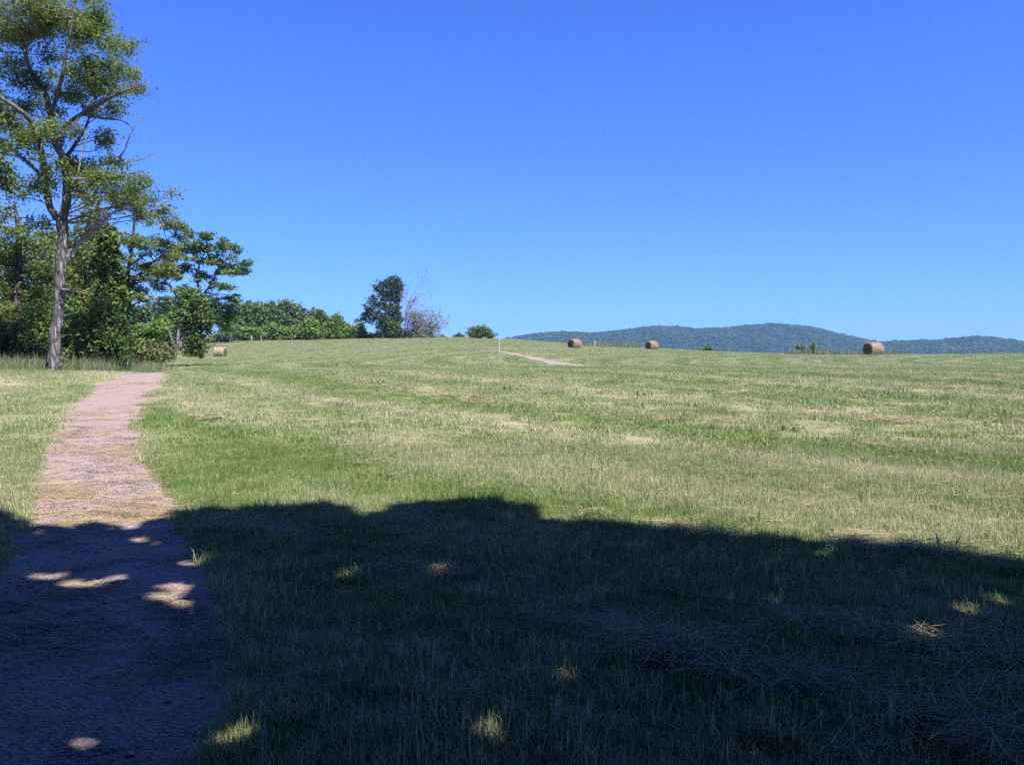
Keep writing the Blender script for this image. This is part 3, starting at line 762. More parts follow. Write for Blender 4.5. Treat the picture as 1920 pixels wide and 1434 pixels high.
dead1 = [tp([(128, 482, 4.4), (150, 457, 3.2), (180, 430, 2.4), (205, 408, 1.9), (228, 385, 1.4), (246, 366, .7)], D1 - .8),
         tp([(150, 457, 2.4), (180, 440, 1.8), (205, 428, 1.2), (228, 412, .5)], D1 - .9), tp([(165, 443, 2), (185, 415, 1.4), (215, 398, .9), (238, 392, .4)], D1 - 1),
         tp([(215, 312, 1.8), (235, 285, 1.5), (246, 258, 1.1), (262, 232, .7), (288, 212, .3)], D1 - .6),
         tp([(215, 312, 1.6), (245, 305, 1.2), (270, 300, .8), (295, 288, .3)], D1 - .4),
         tp([(150, 325, 1.8), (157, 290, 1.5), (165, 262, .8), (160, 240, .4)], D1 - .9),
         tp([(140, 337, 2), (175, 336, 1.6), (205, 343, .8)], D1 - 1),
         tp([(118, 543, 2.2), (140, 546, 1.4), (166, 551, .5)], D1 - .4),
         tp([(108, 262, 2.5), (135, 240, 1.8), (150, 228, .8)], D1 - 1)]
tree('locust_tree', 'tallest tree, rough grey forked trunk in the open, feathery crown reaching out of the photo', 'tree', b1, t1, c1,
     'locust', .082, .38, 28, .56, .0, BARK, 'trees along the left edge of the field', flat=.8, twigs=.30, trunk_k=18, limb_r=.030, dead=dead1, roughb=.055, up=.5)

# --- vine-wrapped trunk right of it
D2 = 41.0
tree('vine_tree', 'narrow tree wrapped in climbing vine up to its broken top, right of the grey trunk', 'tree', foot(207, D2),
     [tp([(208, 690, 9), (204, 600, 8), (206, 520, 7), (200, 440, 5), (202, 415, 3)], D2)],
     pc([(205, 450, 12, 18, 0), (212, 500, 14, 20, 0), (215, 545, 16, 20, 0), (190, 500, 18, 16, .5)], D2),
     'vine', .17, .34, 14, .9, .5, BARK_D, 'trees along the left edge of the field', vine=[(tp([(207, 690, 1), (208, 600, 1), (210, 520, 1), (201, 420, 1)], D2)[0], [.75, .6, .5, .28], 2600)], limb_r=.03)

# --- feathery tree behind with ivied trunk
D3 = 47.0
tree('locust_tree', 'slender tree with dark ivied trunk and thin feathery crown, between the two vine covered trees', 'tree', foot(238, D3),
     [tp([(236, 690, 7), (237, 640, 6), (236, 560, 5), (243, 500, 3.6), (252, 440, 2.6), (254, 390, 2), (250, 350, 1)], D3),
      tp([(236, 545, 2.6), (262, 515, 1.9), (290, 490, 1.4), (320, 470, .7)], D3), tp([(242, 500, 2.6), (285, 470, 1.3), (330, 440, .7)], D3 + .5)],
     split(pc([(250, 470, 26, 18), (235, 440, 20, 14), (285, 450, 26, 13), (322, 452, 22, 10), (300, 482, 26, 12), (262, 505, 22, 12), (330, 480, 24, 10), (285, 520, 24, 10), (318, 505, 26, 10),
         (255, 545, 18, 9), (275, 560, 14, 7), (262, 400, 22, 12), (300, 420, 22, 9), (330, 422, 14, 6), (240, 370, 26, 14)], D3, 1.1, 1.5), 5, .6, 1.0),
     'locust', .090, .34, 22, .42, .1, BARK_D, 'trees along the left edge of the field', flat=.4, twigs=.5, limb_r=.05,
     vine=[(tp([(236, 690, 1), (237, 640, 1), (236, 560, 1), (243, 515, 1)], D3)[0], [.42, .38, .34, .2], 2000)], vine_leaf=.15)

# --- vine-clad tree with spreading crown near the far bale
D4 = 62.0
tree('vine_tree', 'vine covered tree with pale bare lower stem and flat spreading crown, beside the leftmost bale', 'tree', foot(338, D4),
     [tp([(327, 674, 4.6), (331, 652, 3.6), (334, 632, 3), (338, 600, 2.4, 1), (344, 565, 2, 2)], D4 - 1.5),
      tp([(331, 652, 2.2), (322, 634, 1.6), (316, 618, 1, .5)], D4 - 1.5),
      tp([(378, 672, 4), (376, 600, 3), (372, 540, 2.2), (374, 500, 1.6), (385, 475, 1)], D4), tp([(376, 560, 2), (398, 530, 1.6), (412, 500, 1)], D4),
      tp([(345, 575, 2.5), (315, 530, 2), (280, 500, 1)], D4)],
     pc([(370, 590, 32, 34, 0), (368, 636, 22, 26, 0), (350, 560, 26, 26, 0), (398, 572, 32, 22, 0), (418, 600, 26, 22, 1), (388, 608, 20, 20, 0), (360, 655, 22, 14, 0), (373, 522, 7, 14, 0), (402, 532, 9, 12, 0), (345, 600, 16, 26, 0),
         (430, 585, 20, 16, 1), (348, 590, 26, 30, -.5), (352, 625, 22, 24, -.5), (372, 560, 24, 22, -.6), (388, 590, 26, 26, -.8), (374, 640, 17, 20, -.8), (345, 550, 20, 18, 0), (366, 660, 20, 10, -.6)], D4) +
     split(pc([(372, 448, 24, 10), (398, 458, 26, 10), (425, 472, 24, 10), (446, 490, 18, 9), (456, 506, 10, 6), (352, 470, 26, 11), (330, 492, 24, 11), (385, 482, 26, 10), (415, 500, 22, 8), (345, 440, 16, 8), (310, 510, 22, 10),
         (300, 535, 18, 9), (345, 515, 22, 10), (440, 512, 14, 6), (425, 540, 10, 6), (440, 560, 12, 5), (395, 515, 18, 7)], D4, 1.1, 1.2), 5, .55, 1.0),
     'vine', .13, .36, 15, .48, .2, BARK, 'trees along the left edge of the field', flat=.5, twigs=.3, limb_r=.05)

# --- woods behind on the left
def simple_tree(name, label, cat, px, D, spec, leaf, lsize, tuft, per, dens, group, trunk_px=None, bark=BARK_D, **kw):
    top = min(s[1] for s in spec); b = foot(px, D); yb = HY - (b[2] - EYE) / D * F
    r = kw.pop('tr', 5)
    tk = [tp(trunk_px or [(px, yb, r), (px + rng.uniform(-4, 4), (yb * .6 + top * .4), r * .75), (px + rng.uniform(-5, 5), top + (yb - top) * .25, r * .35)], D)]
    return tree(name, label, cat, b, tk, pc(spec, D, kw.pop('depth', 1.0), kw.pop('jit', .8)), leaf, lsize, tuft, per, dens, kw.pop('shell', .55), bark, group, **kw)
G1 = 'trees along the left edge of the field'; G2 = 'bushes along the foot of the left woods'
simple_tree('woodland_tree', 'dark woodland tree with pale streaked upper trunk, left of the tall rough grey trunk', 'tree', 34, 44,
            [(25, 440, 36, 24), (70, 460, 26, 18), (5, 480, 36, 26), (50, 500, 36, 18), (85, 500, 24, 14), (15, 540, 40, 24), (65, 555, 34, 20), (-30, 430, 30, 40), (-30, 520, 30, 40), (30, 590, 44, 22), (0, 400, 24, 20)],
            'locust', .11, .45, 24, .72, G1, [(34, 695, 9), (32, 620, 8), (34, 540, 7), (38, 470, 6), (34, 410, 4), (30, 380, 2)], BARK_D, limb_r=.05, flat=.5, twigs=.2)
simple_tree('woodland_tree', 'dark leafed tree hanging into the photo at the far left, behind the tall feathery crown', 'tree', -60, 30,
            [(2, 318, 20, 16), (12, 345, 14, 10), (-40, 300, 40, 40), (-60, 240, 50, 40), (-20, 280, 24, 18), (-70, 380, 40, 40)],
            'dark', .15, .4, 16, .7, G1, [(-60, 700, 10), (-58, 560, 9), (-50, 420, 7), (-30, 300, 3)], BARK_D, limb_r=.05)
simple_tree('woodland_tree', 'deep green tree filling the gap behind the tall grey trunk', 'tree', 140, 52,
            [(150, 480, 34, 26), (120, 520, 36, 24), (170, 520, 30, 26), (95, 560, 34, 26), (140, 570, 36, 28), (185, 450, 22, 16), (165, 420, 22, 16), (110, 460, 28, 20), (180, 590, 30, 30), (80, 610, 40, 30), (140, 630, 40, 30)],
            'mid', .16, .5, 18, .8, G1, None, BARK_D, tr=6, twigs=.15)
simple_tree('woodland_tree', 'olive green tree showing low between the tall grey trunk and the vine wrapped trunk', 'tree', 160, 47,
            [(150, 450, 30, 20), (175, 400, 24, 18), (150, 500, 34, 20), (165, 540, 30, 20), (140, 570, 34, 20), (185, 470, 22, 18), (130, 530, 26, 20), (190, 560, 28, 24)],
            'locust', .12, .45, 22, .7, G1, None, BARK_D, tr=5, twigs=.15)
simple_tree('woodland_tree', 'yellowish green tree filling in left of the tall grey trunk at mid height', 'tree', 70, 50,
            [(60, 480, 34, 20), (90, 440, 24, 16), (50, 520, 40, 22), (85, 545, 30, 22), (40, 570, 40, 22), (75, 590, 34, 24), (20, 480, 34, 24), (95, 500, 24, 16)],
            'locust', .12, .45, 22, .7, G1, None, BARK_D, tr=5, twigs=.15)
simple_tree('woodland_tree', 'shadowy green tree behind the far left trunk, in the corner of the woods', 'tree', 5, 56,
            [(0, 560, 50, 34), (40, 600, 40, 30), (-20, 620, 50, 40), (20, 640, 50, 26), (60, 640, 34, 24), (-60, 560, 50, 60)],
            'mid', .19, .55, 16, .8, G1, [(5, 700, 7), (8, 640, 6), (10, 560, 3)], BARK_D, twigs=.15)
simple_tree('bush', 'large rounded dense green bush at the foot of the vine wrapped trunk', 'bush', 190, 38.5,
            [(195, 590, 24, 26, 0), (180, 620, 34, 26, 0), (205, 640, 32, 28, 0), (165, 650, 30, 24, 0), (222, 660, 22, 16, 0), (190, 670, 40, 12, 0), (225, 615, 18, 20, .6), (160, 610, 20, 20, .5)],
            'mid', .13, .36, 16, .80, G2, None, BARK_D, tr=4, twigs=.1, shell=.6)
simple_tree('bush', 'dark bush in deep shade directly left of the tall grey trunk base', 'bush', 60, 42,
            [(60, 640, 34, 26, 0), (30, 650, 30, 24, 0), (85, 660, 22, 16, 0), (0, 640, 34, 34, 0), (-40, 640, 40, 40, 0), (60, 600, 26, 20, .5)],
            'mid', .14, .4, 15, .7, G2, None, BARK_D, tr=4, twigs=.1)
simple_tree('bush', 'green bush between the tall grey trunk and the rounded bush', 'bush', 135, 44,
            [(130, 620, 26, 26, 0), (145, 655, 28, 20, 0), (125, 580, 24, 22, 0), (150, 600, 22, 20, 0)],
            'mid', .16, .4, 14, .8, G2, None, BARK_D, tr=4, twigs=.1)
simple_tree('bush', 'small dark low bush on the grass at the left end of the path', 'bush', 226, 37.5,
            [(226, 680, 15, 9, 0), (212, 684, 12, 6, 0)], 'dark', .12, .25, 14, 1.0, G2, None, BARK_D, tr=2, twigs=.05)
simple_tree('bush', 'yellow green scrub bush right of the small dark bush, at the edge of the clearing', 'bush', 252, 52,
            [(250, 668, 18, 12, 0), (275, 665, 20, 11, 0), (298, 668, 18, 9, 0), (235, 655, 14, 12, 0)], 'scrub', .14, .3, 12, .8, G2, None, BARK_D, tr=2, twigs=.1)
simple_tree('bush', 'brownish scrub bush under the pale bare stem of the vine covered tree', 'bush', 300, 60,
            [(300, 655, 16, 9, 0), (320, 662, 14, 7, 0), (290, 648, 14, 8, 0)], 'scrub', .16, .3, 10, .6, G2, None, BARK_D, tr=2, twigs=.3)
simple_tree('bush', 'light green rounded bush in the gap between the ivied trunk and the pale stem', 'bush', 275, 84,
            [(262, 625, 18, 16, 0), (285, 632, 18, 16, 0), (300, 615, 18, 16, 0), (272, 648, 24, 12, 0), (250, 640, 14, 16, 0)], 'bright', .24, .5, 12, .8, G2, None, BARK_D, tr=3, twigs=.1)
simple_tree('bush', 'darker green bush behind the light green one, left of the vine covered tree', 'bush', 318, 92,
            [(318, 620, 20, 18, 0), (310, 640, 22, 16, 0), (330, 600, 16, 14, 0)], 'mid', .26, .55, 12, .8, G2, None, BARK_D, tr=3, twigs=.1)
simple_tree('woodland_tree', 'blue green rounded tree in the distance, seen under the thin feathery crown', 'tree', 268, 120,
            [(265, 582, 16, 12, 0), (280, 590, 18, 14, 0), (255, 595, 16, 14, 0), (270, 610, 26, 14, 0)], 'blue', .38, .8, 10, .75, G1, None, BARK_D, tr=3, twigs=.1)
simple_tree('woodland_tree', 'blue green domed tree in the distance, just left of the vine covered mass', 'tree', 308, 128,
            [(308, 568, 18, 11, 0), (298, 582, 18, 14, 0), (322, 580, 18, 14, 0), (305, 600, 24, 16, 0)], 'blue', .4, .85, 10, .75, G1, None, BARK_D, tr=3, twigs=.1)
simple_tree('bush', 'leafy bush at the right foot of the vine covered tree, behind the leftmost hay bale', 'bush', 425, 190,
            [(420, 632, 16, 12, 0), (405, 640, 14, 12, 0), (438, 622, 14, 14, 0)], 'vine', .36, .8, 10, .8, G2, None, BARK_D, tr=2, twigs=.1)

# --- the far row of trees on the left skyline
G3 = 'row of trees along the far left skyline'
far_row = [
 (446, 206, [(446, 585, 20, 18, 0), (440, 610, 22, 20, 0), (455, 605, 18, 20, 0)], 'mid', 'leftmost tree of the far row, partly behind the vine covered tree'),
 (478, 210, [(474, 578, 18, 11, 0), (486, 590, 18, 16, 0), (468, 598, 18, 16, 0), (480, 615, 22, 14, 0)], 'far', 'second tree of the far row, broad rounded top, above the two grey fence posts'),
 (505, 214, [(503, 578, 16, 11, 0), (514, 592, 16, 15, 0), (498, 600, 16, 16, 0), (508, 618, 20, 14, 0)], 'far', 'third tree of the far row, dull green, left of the tallest one'),
 (535, 218, [(532, 573, 14, 9, 0), (545, 580, 14, 11, 0), (530, 592, 18, 16, 0), (545, 605, 16, 16, 0), (535, 620, 20, 12, 0)], 'far', 'highest topped tree of the far row, with a ragged crown'),
 (560, 232, [(560, 588, 14, 11, 0), (552, 600, 14, 14, 0), (566, 608, 14, 14, 0), (560, 622, 16, 10, 0)], 'blue', 'greyish tree of the far row, behind the left young bright tree'),
 (590, 240, [(588, 589, 12, 9, 0), (598, 592, 12, 9, 0), (594, 605, 14, 12, 0), (606, 600, 10, 10, 0), (604, 618, 14, 12, 0)], 'far', 'tall tree standing between and behind the two young bright trees'),
 (470, 203, [(462, 622, 14, 10, 0), (480, 626, 14, 8, 0)], 'vine', 'low leafy tree in front of the far row, beside the middle fence post'),
 (520, 208, [(515, 622, 14, 10, 0), (528, 626, 12, 7, 0), (502, 628, 10, 6, 0)], 'far', 'low bushy tree at the foot of the third tree of the far row'),
 (545, 208, [(548, 622, 10, 11, 0), (556, 628, 9, 7, 0)], 'bright', 'small yellow green tree left of the young bright pair')]
for (px, D, spec, lf, lab) in far_row:
    yb = HY - (foot(px, D)[2] - EYE) / D * F; spec = spec + [(px - 9, yb - 6, 13, 7, 0), (px + 8, yb - 5, 13, 6, 0), (px, yb - 13, 15, 9, 0)]
    simple_tree('woodland_tree', lab, 'tree', px, D, spec, lf, .5, 1.0, 11, .85, G3, None, BARK_D, tr=2.2, twigs=.06, shell=.6)
young = [(583, 205, [(583, 606, 11, 8, 0), (583, 616, 18, 11, 0), (575, 625, 16, 9, 0), (592, 625, 15, 9, 0)], 'young bright green tree with pointed top, left of the broad one'),
         (634, 208, [(632, 598, 9, 8, 0), (630, 609, 19, 11, 0), (622, 621, 18, 12, 0), (645, 620, 18, 12, 0), (634, 628, 24, 7, 0)], 'broad young bright green tree in the middle of the three'),
         (677, 212, [(675, 611, 6, 5, 0), (676, 619, 10, 8, 0), (677, 628, 12, 7, 0)], 'smallest young bright green tree, next to the lone dark tree')]
for (px, D, spec, lab) in young:
    simple_tree('young_tree', lab, 'tree', px, D, spec, 'bright', .45, .75, 12, 1.0, 'young bright trees on the skyline', None, BARK_D, tr=1.6, twigs=.06, shell=.55)
simple_tree('hedge_bush', 'low dark hedge bush between the smallest young tree and the lone dark tree', 'bush', 700, 213,
            [(696, 630, 8, 4, 0), (706, 631, 8, 4, 0)], 'dark', .4, .5, 10, .8, 'dark bushes under the lone tree', None, BARK_D, tr=1, twigs=.05)

# --- the lone dark tree on the skyline and the half-dead one beside it
D5 = 205.0
tree('lone_tree', 'tall dark leafy tree standing alone on the skyline at mid field', 'tree', foot(733, D5),
     [tp([(734, 640, 4), (733, 610, 3.4), (731, 575, 2.8), (735, 545, 1.6), (736, 530, .8)], D5), tp([(733, 605, 2), (712, 585, 1.4), (695, 600, .7)], D5), tp([(732, 600, 2), (745, 580, 1.4), (752, 550, .8)], D5)],
     pc([(738, 524, 11, 7, 0), (727, 529, 12, 8, 0), (746, 534, 12, 10, 0), (712, 536, 12, 9, 1), (730, 543, 20, 11, 0), (708, 543, 7, 5, 1), (748, 548, 10, 10, 0), (720, 556, 14, 9, 0), (740, 560, 14, 10, 1), (700, 558, 8, 4, 0),
         (702, 566, 12, 7, 0), (715, 574, 16, 8, 0), (692, 578, 10, 7, -1), (735, 580, 18, 12, 0), (686, 590, 10, 7, 0), (702, 590, 14, 9, 0), (725, 597, 20, 11, 0), (745, 598, 11, 11, 0), (695, 600, 12, 5, 0),
         (671, 601, 3.5, 3, 0), (681, 599, 6, 5, 0), (715, 612, 14, 8, 0), (738, 618, 18, 13, 0), (722, 626, 18, 8, 0), (708, 627, 7, 6, 0), (748, 622, 8, 10, 0), (732, 630, 20, 5, 0)], D5, .9),
     'blue', .34, .62, 12, .42, .35, BARK_D, None, twigs=.12, limb_r=.08)
simple_tree('undergrowth_bush', 'lighter green sucker bush growing against the right side of the lone dark tree', 'bush', 742, 203.5,
            [(735, 610, 7, 9, 0), (745, 618, 8, 12, 0), (740, 627, 10, 7, 0)], 'mid', .36, .6, 12, .85, 'dark bushes under the lone tree', None, BARK_D, tr=1, twigs=.05)

def bare_tree():
    base = foot(757, 204.0); root = tag(empty('half_dead_tree', base), 'half dead greyish tree with bare twigs, right beside the lone dark tree', 'tree')
    g = Geo(); tips = []
    s = 204.0 / F
    def grow_b(p, d, L, r, lvl):
        n = 4; P = [p]
        for i in range(n):
            d = d + rng.normal(0, .16, 3) + np.array([.03, 0, .02 if lvl < 2 else -.05]); d /= np.linalg.norm(d); P.append(P[-1] + d * L / n)
        P = np.array(P); g.tube(P, np.linspace(r, r * .55, n + 1), 4 if lvl < 2 else 3, cap=False)
        if lvl >= 4: tips.append(P[-1]); return
        k = [6, 5, 4, 4][lvl]
        for i in range(k):
            q = P[rng.integers(1, n + 1)]
            nd = d * .7 + rng.normal(0, .62, 3) + np.array([.15, 0, .02]); nd /= np.linalg.norm(nd)
            grow_b(q, nd, L * rng.uniform(.5, .78), r * .52, lvl + 1)
    for (dx, d, L) in [(0, (.05, 0, 1), 7.0), (.6, (.5, .1, .9), 5.4), (1.0, (.9, -.1, .6), 4.4), (1.3, (.85, .3, .35), 3.6), (.2, (.25, -.3, 1), 6.2), (.9, (.7, -.3, .8), 4.8)]:
        v = np.array(d, float); v /= np.linalg.norm(v); grow_b(np.array([dx, 0, 0.]), v, L, .15, 0)
    obj('trunk', g.mesh('trunk', BARK_FAR, False), root)
    tips = np.array(tips)
    tips = tips[(tips[:, 0] > -.5)]
    sel = tips[rng.uniform(size=len(tips)) < np.where(tips[:, 2] > 6.3, .10, .42)]
    C = (sel[:, None] + rng.normal(0, .3, (len(sel), 4, 3))).reshape(-1, 3)
    obj('crown', leaf_mesh('crown', C, .30, LEAF['sage'], up=.3), root)
bare_tree()
simple_tree('undergrowth_bush', 'dark reddish brush at the foot of the half dead tree', 'bush', 778, 203,
            [(768, 629, 10, 4, 0), (780, 630, 9, 4, 0), (762, 624, 6, 5, 0)], 'dark', .3, .5, 9, .7, 'dark bushes under the lone tree', None, BARK_FAR, tr=1, twigs=.5)
simple_tree('round_bush', 'rounded dark bush alone on the skyline left of the white post', 'bush', 901, 184,
            [(898, 618, 15, 8, 0), (887, 624, 11, 7, 0), (910, 622, 13, 8, 0), (921, 629, 9, 4, 0), (900, 627, 22, 6, 0)], 'mid', .26, .45, 12, .55, None, None, BARK_D, tr=1.6, twigs=.2)
# small things behind the crest
G4 = 'bushes just over the right crest'
simple_tree('crest_sapling', 'left sapling of two behind the crest, nearer the middle of the hills', 'bush', 1502, 128, [(1499, 650, 4.2, 3.6, 0), (1504, 652, 3, 3, 0), (1502, 656, 3, 3.4, 0)], 'mid', .2, .3, 10, .9, G4, None, BARK_D, tr=.7, twigs=.2)
simple_tree('crest_sapling', 'right sapling of two behind the crest, brighter and thicker, left of the largest hay bale', 'bush', 1524, 127, [(1525, 649, 4, 4, 0), (1524, 654, 3.6, 4.4, 0), (1514, 657, 4.4, 2.6, 0), (1520, 660, 7, 2.2, 0)], 'bright', .2, .3, 10, .9, G4, None, BARK_D, tr=.7, twigs=.2)
simple_tree('crest_bush', 'dark green bush over the crest between the third bale and the two saplings', 'bush', 1326, 175, [(1326, 652, 6, 3.4, 0), (1317, 655, 6, 2.6, 0), (1334, 655, 5, 2.6, 0)], 'mid', .3, .5, 10, .9, G4, None, BARK_D, tr=.8, twigs=.1)
for (px, py, r, lab) in [(861, 629, 5, 'larger of two bluish far tree tops peeping over the crest left of the round bush'), (829, 631, 3, 'tiny bluish far tree top over the crest, right of the half dead tree')]:
    D = 420; b = foot(px, D); w = W(px, py, D)
    tree('far_tree', lab, 'tree', b, [(np.array([b, (b + w) / 2, w]), [.4, .3, .15])], pc([(px, py, r, r * .8, 0), (px - r, py + 3, r, 3, 0), (px + r * 1.3, py + 3, r, 3, 0)], D), 'blue', .6, 1.0, 10, .9, .5, BARK_D, 'far tree tops over the crest', twigs=.05)

# ------------------------------------------------------------------ the shade trees overhead, behind the viewpoint
shadow_px = [(-400, 965), (-150, 960), (0, 975), (50, 992), (120, 984), (200, 981), (250, 1000), (330, 966), (400, 962), (470, 963), (560, 958), (640, 954), (668, 978), (700, 972), (750, 950), (850, 946), (985, 958),
             (1005, 985), (1060, 980), (1130, 984), (1250, 1008), (1400, 1008), (1560, 1014), (1640, 1032), (1740, 1030), (1840, 1052), (1920, 1068), (2200, 1110), (2700, 1180)]
EX, EY = zip(*[((x - CX) / F * (EYE * F / (y - HY)), EYE * F / (y - HY)) for x, y in shadow_px]); EX, EY = np.array(EX), np.array(EY)
spots = [(55, 1082, .17), (155, 1097, .13), (225, 1088, .09), (270, 1122, .08), (325, 1136, .05), (358, 1056, .13), (362, 1100, .14), (655, 1078, .09), (830, 1080, .08), (160, 1390, .09),
         (420, 1385, .10), (880, 1372, .09), (1725, 1215, .13), (1860, 1130, .17), (1905, 1132, .15), (1410, 1424, .09), (1550, 1045, .10), (262, 1012, .10), (1430, 1165, .02)]
SPX = np.array([[(x - CX) / F * (EYE * F / (y - HY)), EYE * F / (y - HY), r] for x, y, r in spots])
_sp = []
for a_, b_, r_ in SPX:
    for q in range(3):
        _sp.append((a_ + rng.normal(0, r_ * .8), b_ + rng.normal(0, r_ * .5), r_ * rng.uniform(.40, .72)))
SPX = np.array(_sp)
K = SUN[:2] / SUN[2]
n = 700000
gx = rng.uniform(-18, 19, n); gy = rng.uniform(-16, 10.5, n)
zlo = 2.4
zz = rng.uniform(0, 1, n) * (14.0 - zlo) + zlo
X = gx + K[0] * zz; Y = gy + K[1] * zz
trees_at = np.array([[6.5, -5.5], [-4.5, -4.5], [16.0, -6.0], [-14, -4.5], [2, -14]])
edge_y = np.interp(gx, EX, EY)
keep = gy < edge_y - 0.10 + 0.20 * vnoise(gx / .28, gx * 0 + zz / 3, 96) + 0.06 * rng.normal(size=n)
# domed crowns: height limit falls away from each trunk, lumpy
dist = np.min(np.linalg.norm(np.stack([X, Y], 1)[:, None] - trees_at[None], axis=2), axis=1)
own = np.argmin(np.linalg.norm(np.stack([X, Y], 1)[:, None] - trees_at[None], axis=2), axis=1)
keep &= (dist < 14.5) & (Y < 6.5) & (zz > 2.4 + .62 * np.maximum(Y, -1.5) + 1.2)
keep &= zz < 14.4 - .022 * dist ** 2 * (1 + .4 * vnoise(X / 1.5, Y / 1.5, 91))
keep &= (vnoise(X / .8, Y / .8, 92) * .5 + vnoise(X / .8 + zz, Y / .8 - zz, 93) > -.66)
for sx_, sy_, r_ in SPX:
    keep &= ((gx - sx_) ** 2 + (gy - sy_) ** 2) > (r_ * .75 + .078) ** 2
LP = np.stack([X, Y, zz], 1)[keep]; own = own[keep]

if len(LP) > 230000:
    s_ = rng.permutation(len(LP))[:230000]; LP, own = LP[s_], own[s_]
shade_lab = ['broad leafy shade tree overhead to the right of the viewpoint', 'leafy shade tree behind the viewpoint beside the path', 'leafy shade tree furthest right of the viewpoint', 'leafy shade tree left of the path behind the viewpoint', 'leafy shade tree furthest behind the viewpoint']
def hole_ok(P):
    g = P[:, :2] - K * P[:, 2:3]
    ok = g[:, 1] < np.interp(g[:, 0], EX, EY) - .1
    for a, b, r in SPX: ok &= ((g[:, 0] - a) ** 2 + (g[:, 1] - b) ** 2) > (r + .12) ** 2
    return ok
for i, (tx_, ty_) in enumerate(trees_at):
    b = np.array([tx_, ty_, float(z_ground(np.array(tx_), np.array(ty_))) - .05]); root = tag(empty('shade_tree', b), shade_lab[i], 'tree', 'shade trees behind the viewpoint')
    g = Geo(); S = spline([(0, 0, 0), (.1, .05, 3), (-.1, .1, 6), (.1, 0, 9.5), (0, 0, 12)], 16); g.tube(S, np.linspace(.36, .07, 16), 12, rough=.05)
    L = LP[own == i] - b
    for q in range(26):
        if not len(L): break
        e = L[rng.integers(len(L))]; a = S[rng.integers(6, 14)]
        P = spline([a, (a + e) / 2 + rng.normal(0, .3, 3) + [0, 0, .5], e], 8)
        if hole_ok(P + b).all(): g.tube(P, np.linspace(.09, .02, 8), 5)
    obj('trunk', g.mesh('trunk', BARK), root)
    if len(L): obj('crown', leaf_mesh('crown', L, .27, SHADE_LEAF, up=.9, aspect=.8), root)

# ------------------------------------------------------------------ wooded hills
ridgeA = [(700, 640), (860, 640), (935, 637), (980, 629), (1020, 624), (1077, 622), (1110, 624), (1160, 620), (1200, 614), (1230, 612), (1270, 613), (1300, 618), (1350, 615), (1400, 610), (1445, 607), (1490, 610), (1530, 617), (1570, 627), (1610, 635), (1650, 642), (1720, 650), (1900, 655), (2600, 650)]
ridgeB = [(1560, 668), (1620, 652), (1660, 641), (1700, 639), (1760, 638), (1800, 633), (1830, 631), (1860, 633), (1890, 638), (1930, 645), (2000, 650), (2150, 640), (2350, 625), (2700, 630)]
M_HILL = plain_mat('wooded_hill_floor', (.030, .050, .022), .9, .02, .3)
def make_crowns():
    import bmesh
    out = []
    for v in range(5):
        bm = bmesh.new(); bmesh.ops.create_icosphere(bm, subdivisions=2, radius=1)
        for q in bm.verts:
            nz = mnoise.fractal(Vector(q.co) * 1.7 + Vector((v * 7.1, 0, 0)), 1.0, 2.2, 3)
            q.co *= 1 + .55 * nz
            q.co.z *= .85
        me = bpy.data.meshes.new('crown_blob'); bm.to_mesh(me); bm.free()
        me.materials.append(FOREST[v % 3]); out.append(me)
    return out
FOREST = []
for c in [(.028, .047, .020), (.038, .066, .023), (.020, .040, .016)]:
    m, n_, l_, p_ = new_mat('forest_leaf'); h = N(n_, l_); geo = n_.new('ShaderNodeNewGeometry')
    l_.new(h.mix(h.math('MULTIPLY', h.ramp(h.noise(geo.outputs['Position'], .35, 4, .8), .3, .7), h.ramp(h.noise(geo.outputs['Position'], .012, 3, .6), .3, .65, .45, 1.0)), rgba(c, .40), rgba(c, 1.6)), p_.inputs['Base Color'])
    p_.inputs['Roughness'].default_value = 1; p_.inputs['Specular IOR Level'].default_value = 0; FOREST.append(m)
crown_coll = source_collection('forest_crowns', make_crowns())
def hill(name, label, ridge, Dr, Dw, u0, u1, seed, crown_n, flabel):
    ru, ry = zip(*ridge); U = np.linspace(u0, u1, 260); Dd = np.linspace(Dr - Dw, Dr + Dw, 40)
    def hz(U, D):
        top = EYE + (HY - np.interp(U, ru, ry)) / F * Dr - 5
        f = np.clip(1 - np.abs(D - Dr) / Dw, 0, 1); f = f * f * (3 - 2 * f)
        gul = 9 * vnoise(U / 34, D / 170, seed) * f * np.clip(np.abs(D - Dr) / 120, 0, 1)
        return -18 + (top + 18) * f + gul
    UU, DD = np.meshgrid(U, Dd); X = (UU - CX) / F * Dr * (1 + .35 * (DD - Dr) / Dr); Z = hz(UU, DD)
    k = len(U); ii = (np.arange(len(Dd) - 1)[:, None] * k + np.arange(k - 1)[None]).ravel()
    tag(obj(name, mesh_np(name, np.stack([X, DD, Z], -1).reshape(-1, 3), [np.stack([ii, ii + 1, ii + k + 1, ii + k], -1)], M_HILL, True)), label, 'hill', kind='structure')
    n = crown_n; u = rng.uniform(u0, u1, n); D = Dr - Dw + (Dw * 1.08) * rng.uniform(0.12, 1, n)
    X = (u - CX) / F * Dr * (1 + .35 * (D - Dr) / Dr); Z = hz(u, D) + rng.uniform(-1.5, 2.5, n)
    s = rng.uniform(2.6, 6.4, n) * (1 + .35 * (rng.uniform(size=n) < .04))
    o = scatter(name.replace('hill', 'forest'), np.stack([X, D, Z], 1), np.stack([rng.normal(0, .15, n), rng.normal(0, .15, n), rng.uniform(0, 6.28, n)], 1), s, rng.integers(0, 5, n), crown_coll)
    tag(o, flabel, 'forest', kind='stuff')
hill('wooded_hill', 'long hill with twin humps on the horizon', ridgeA, 2500, 520, 760, 2400, 5, 52000, 'hazy blue green forest covering the long twin humped hill')
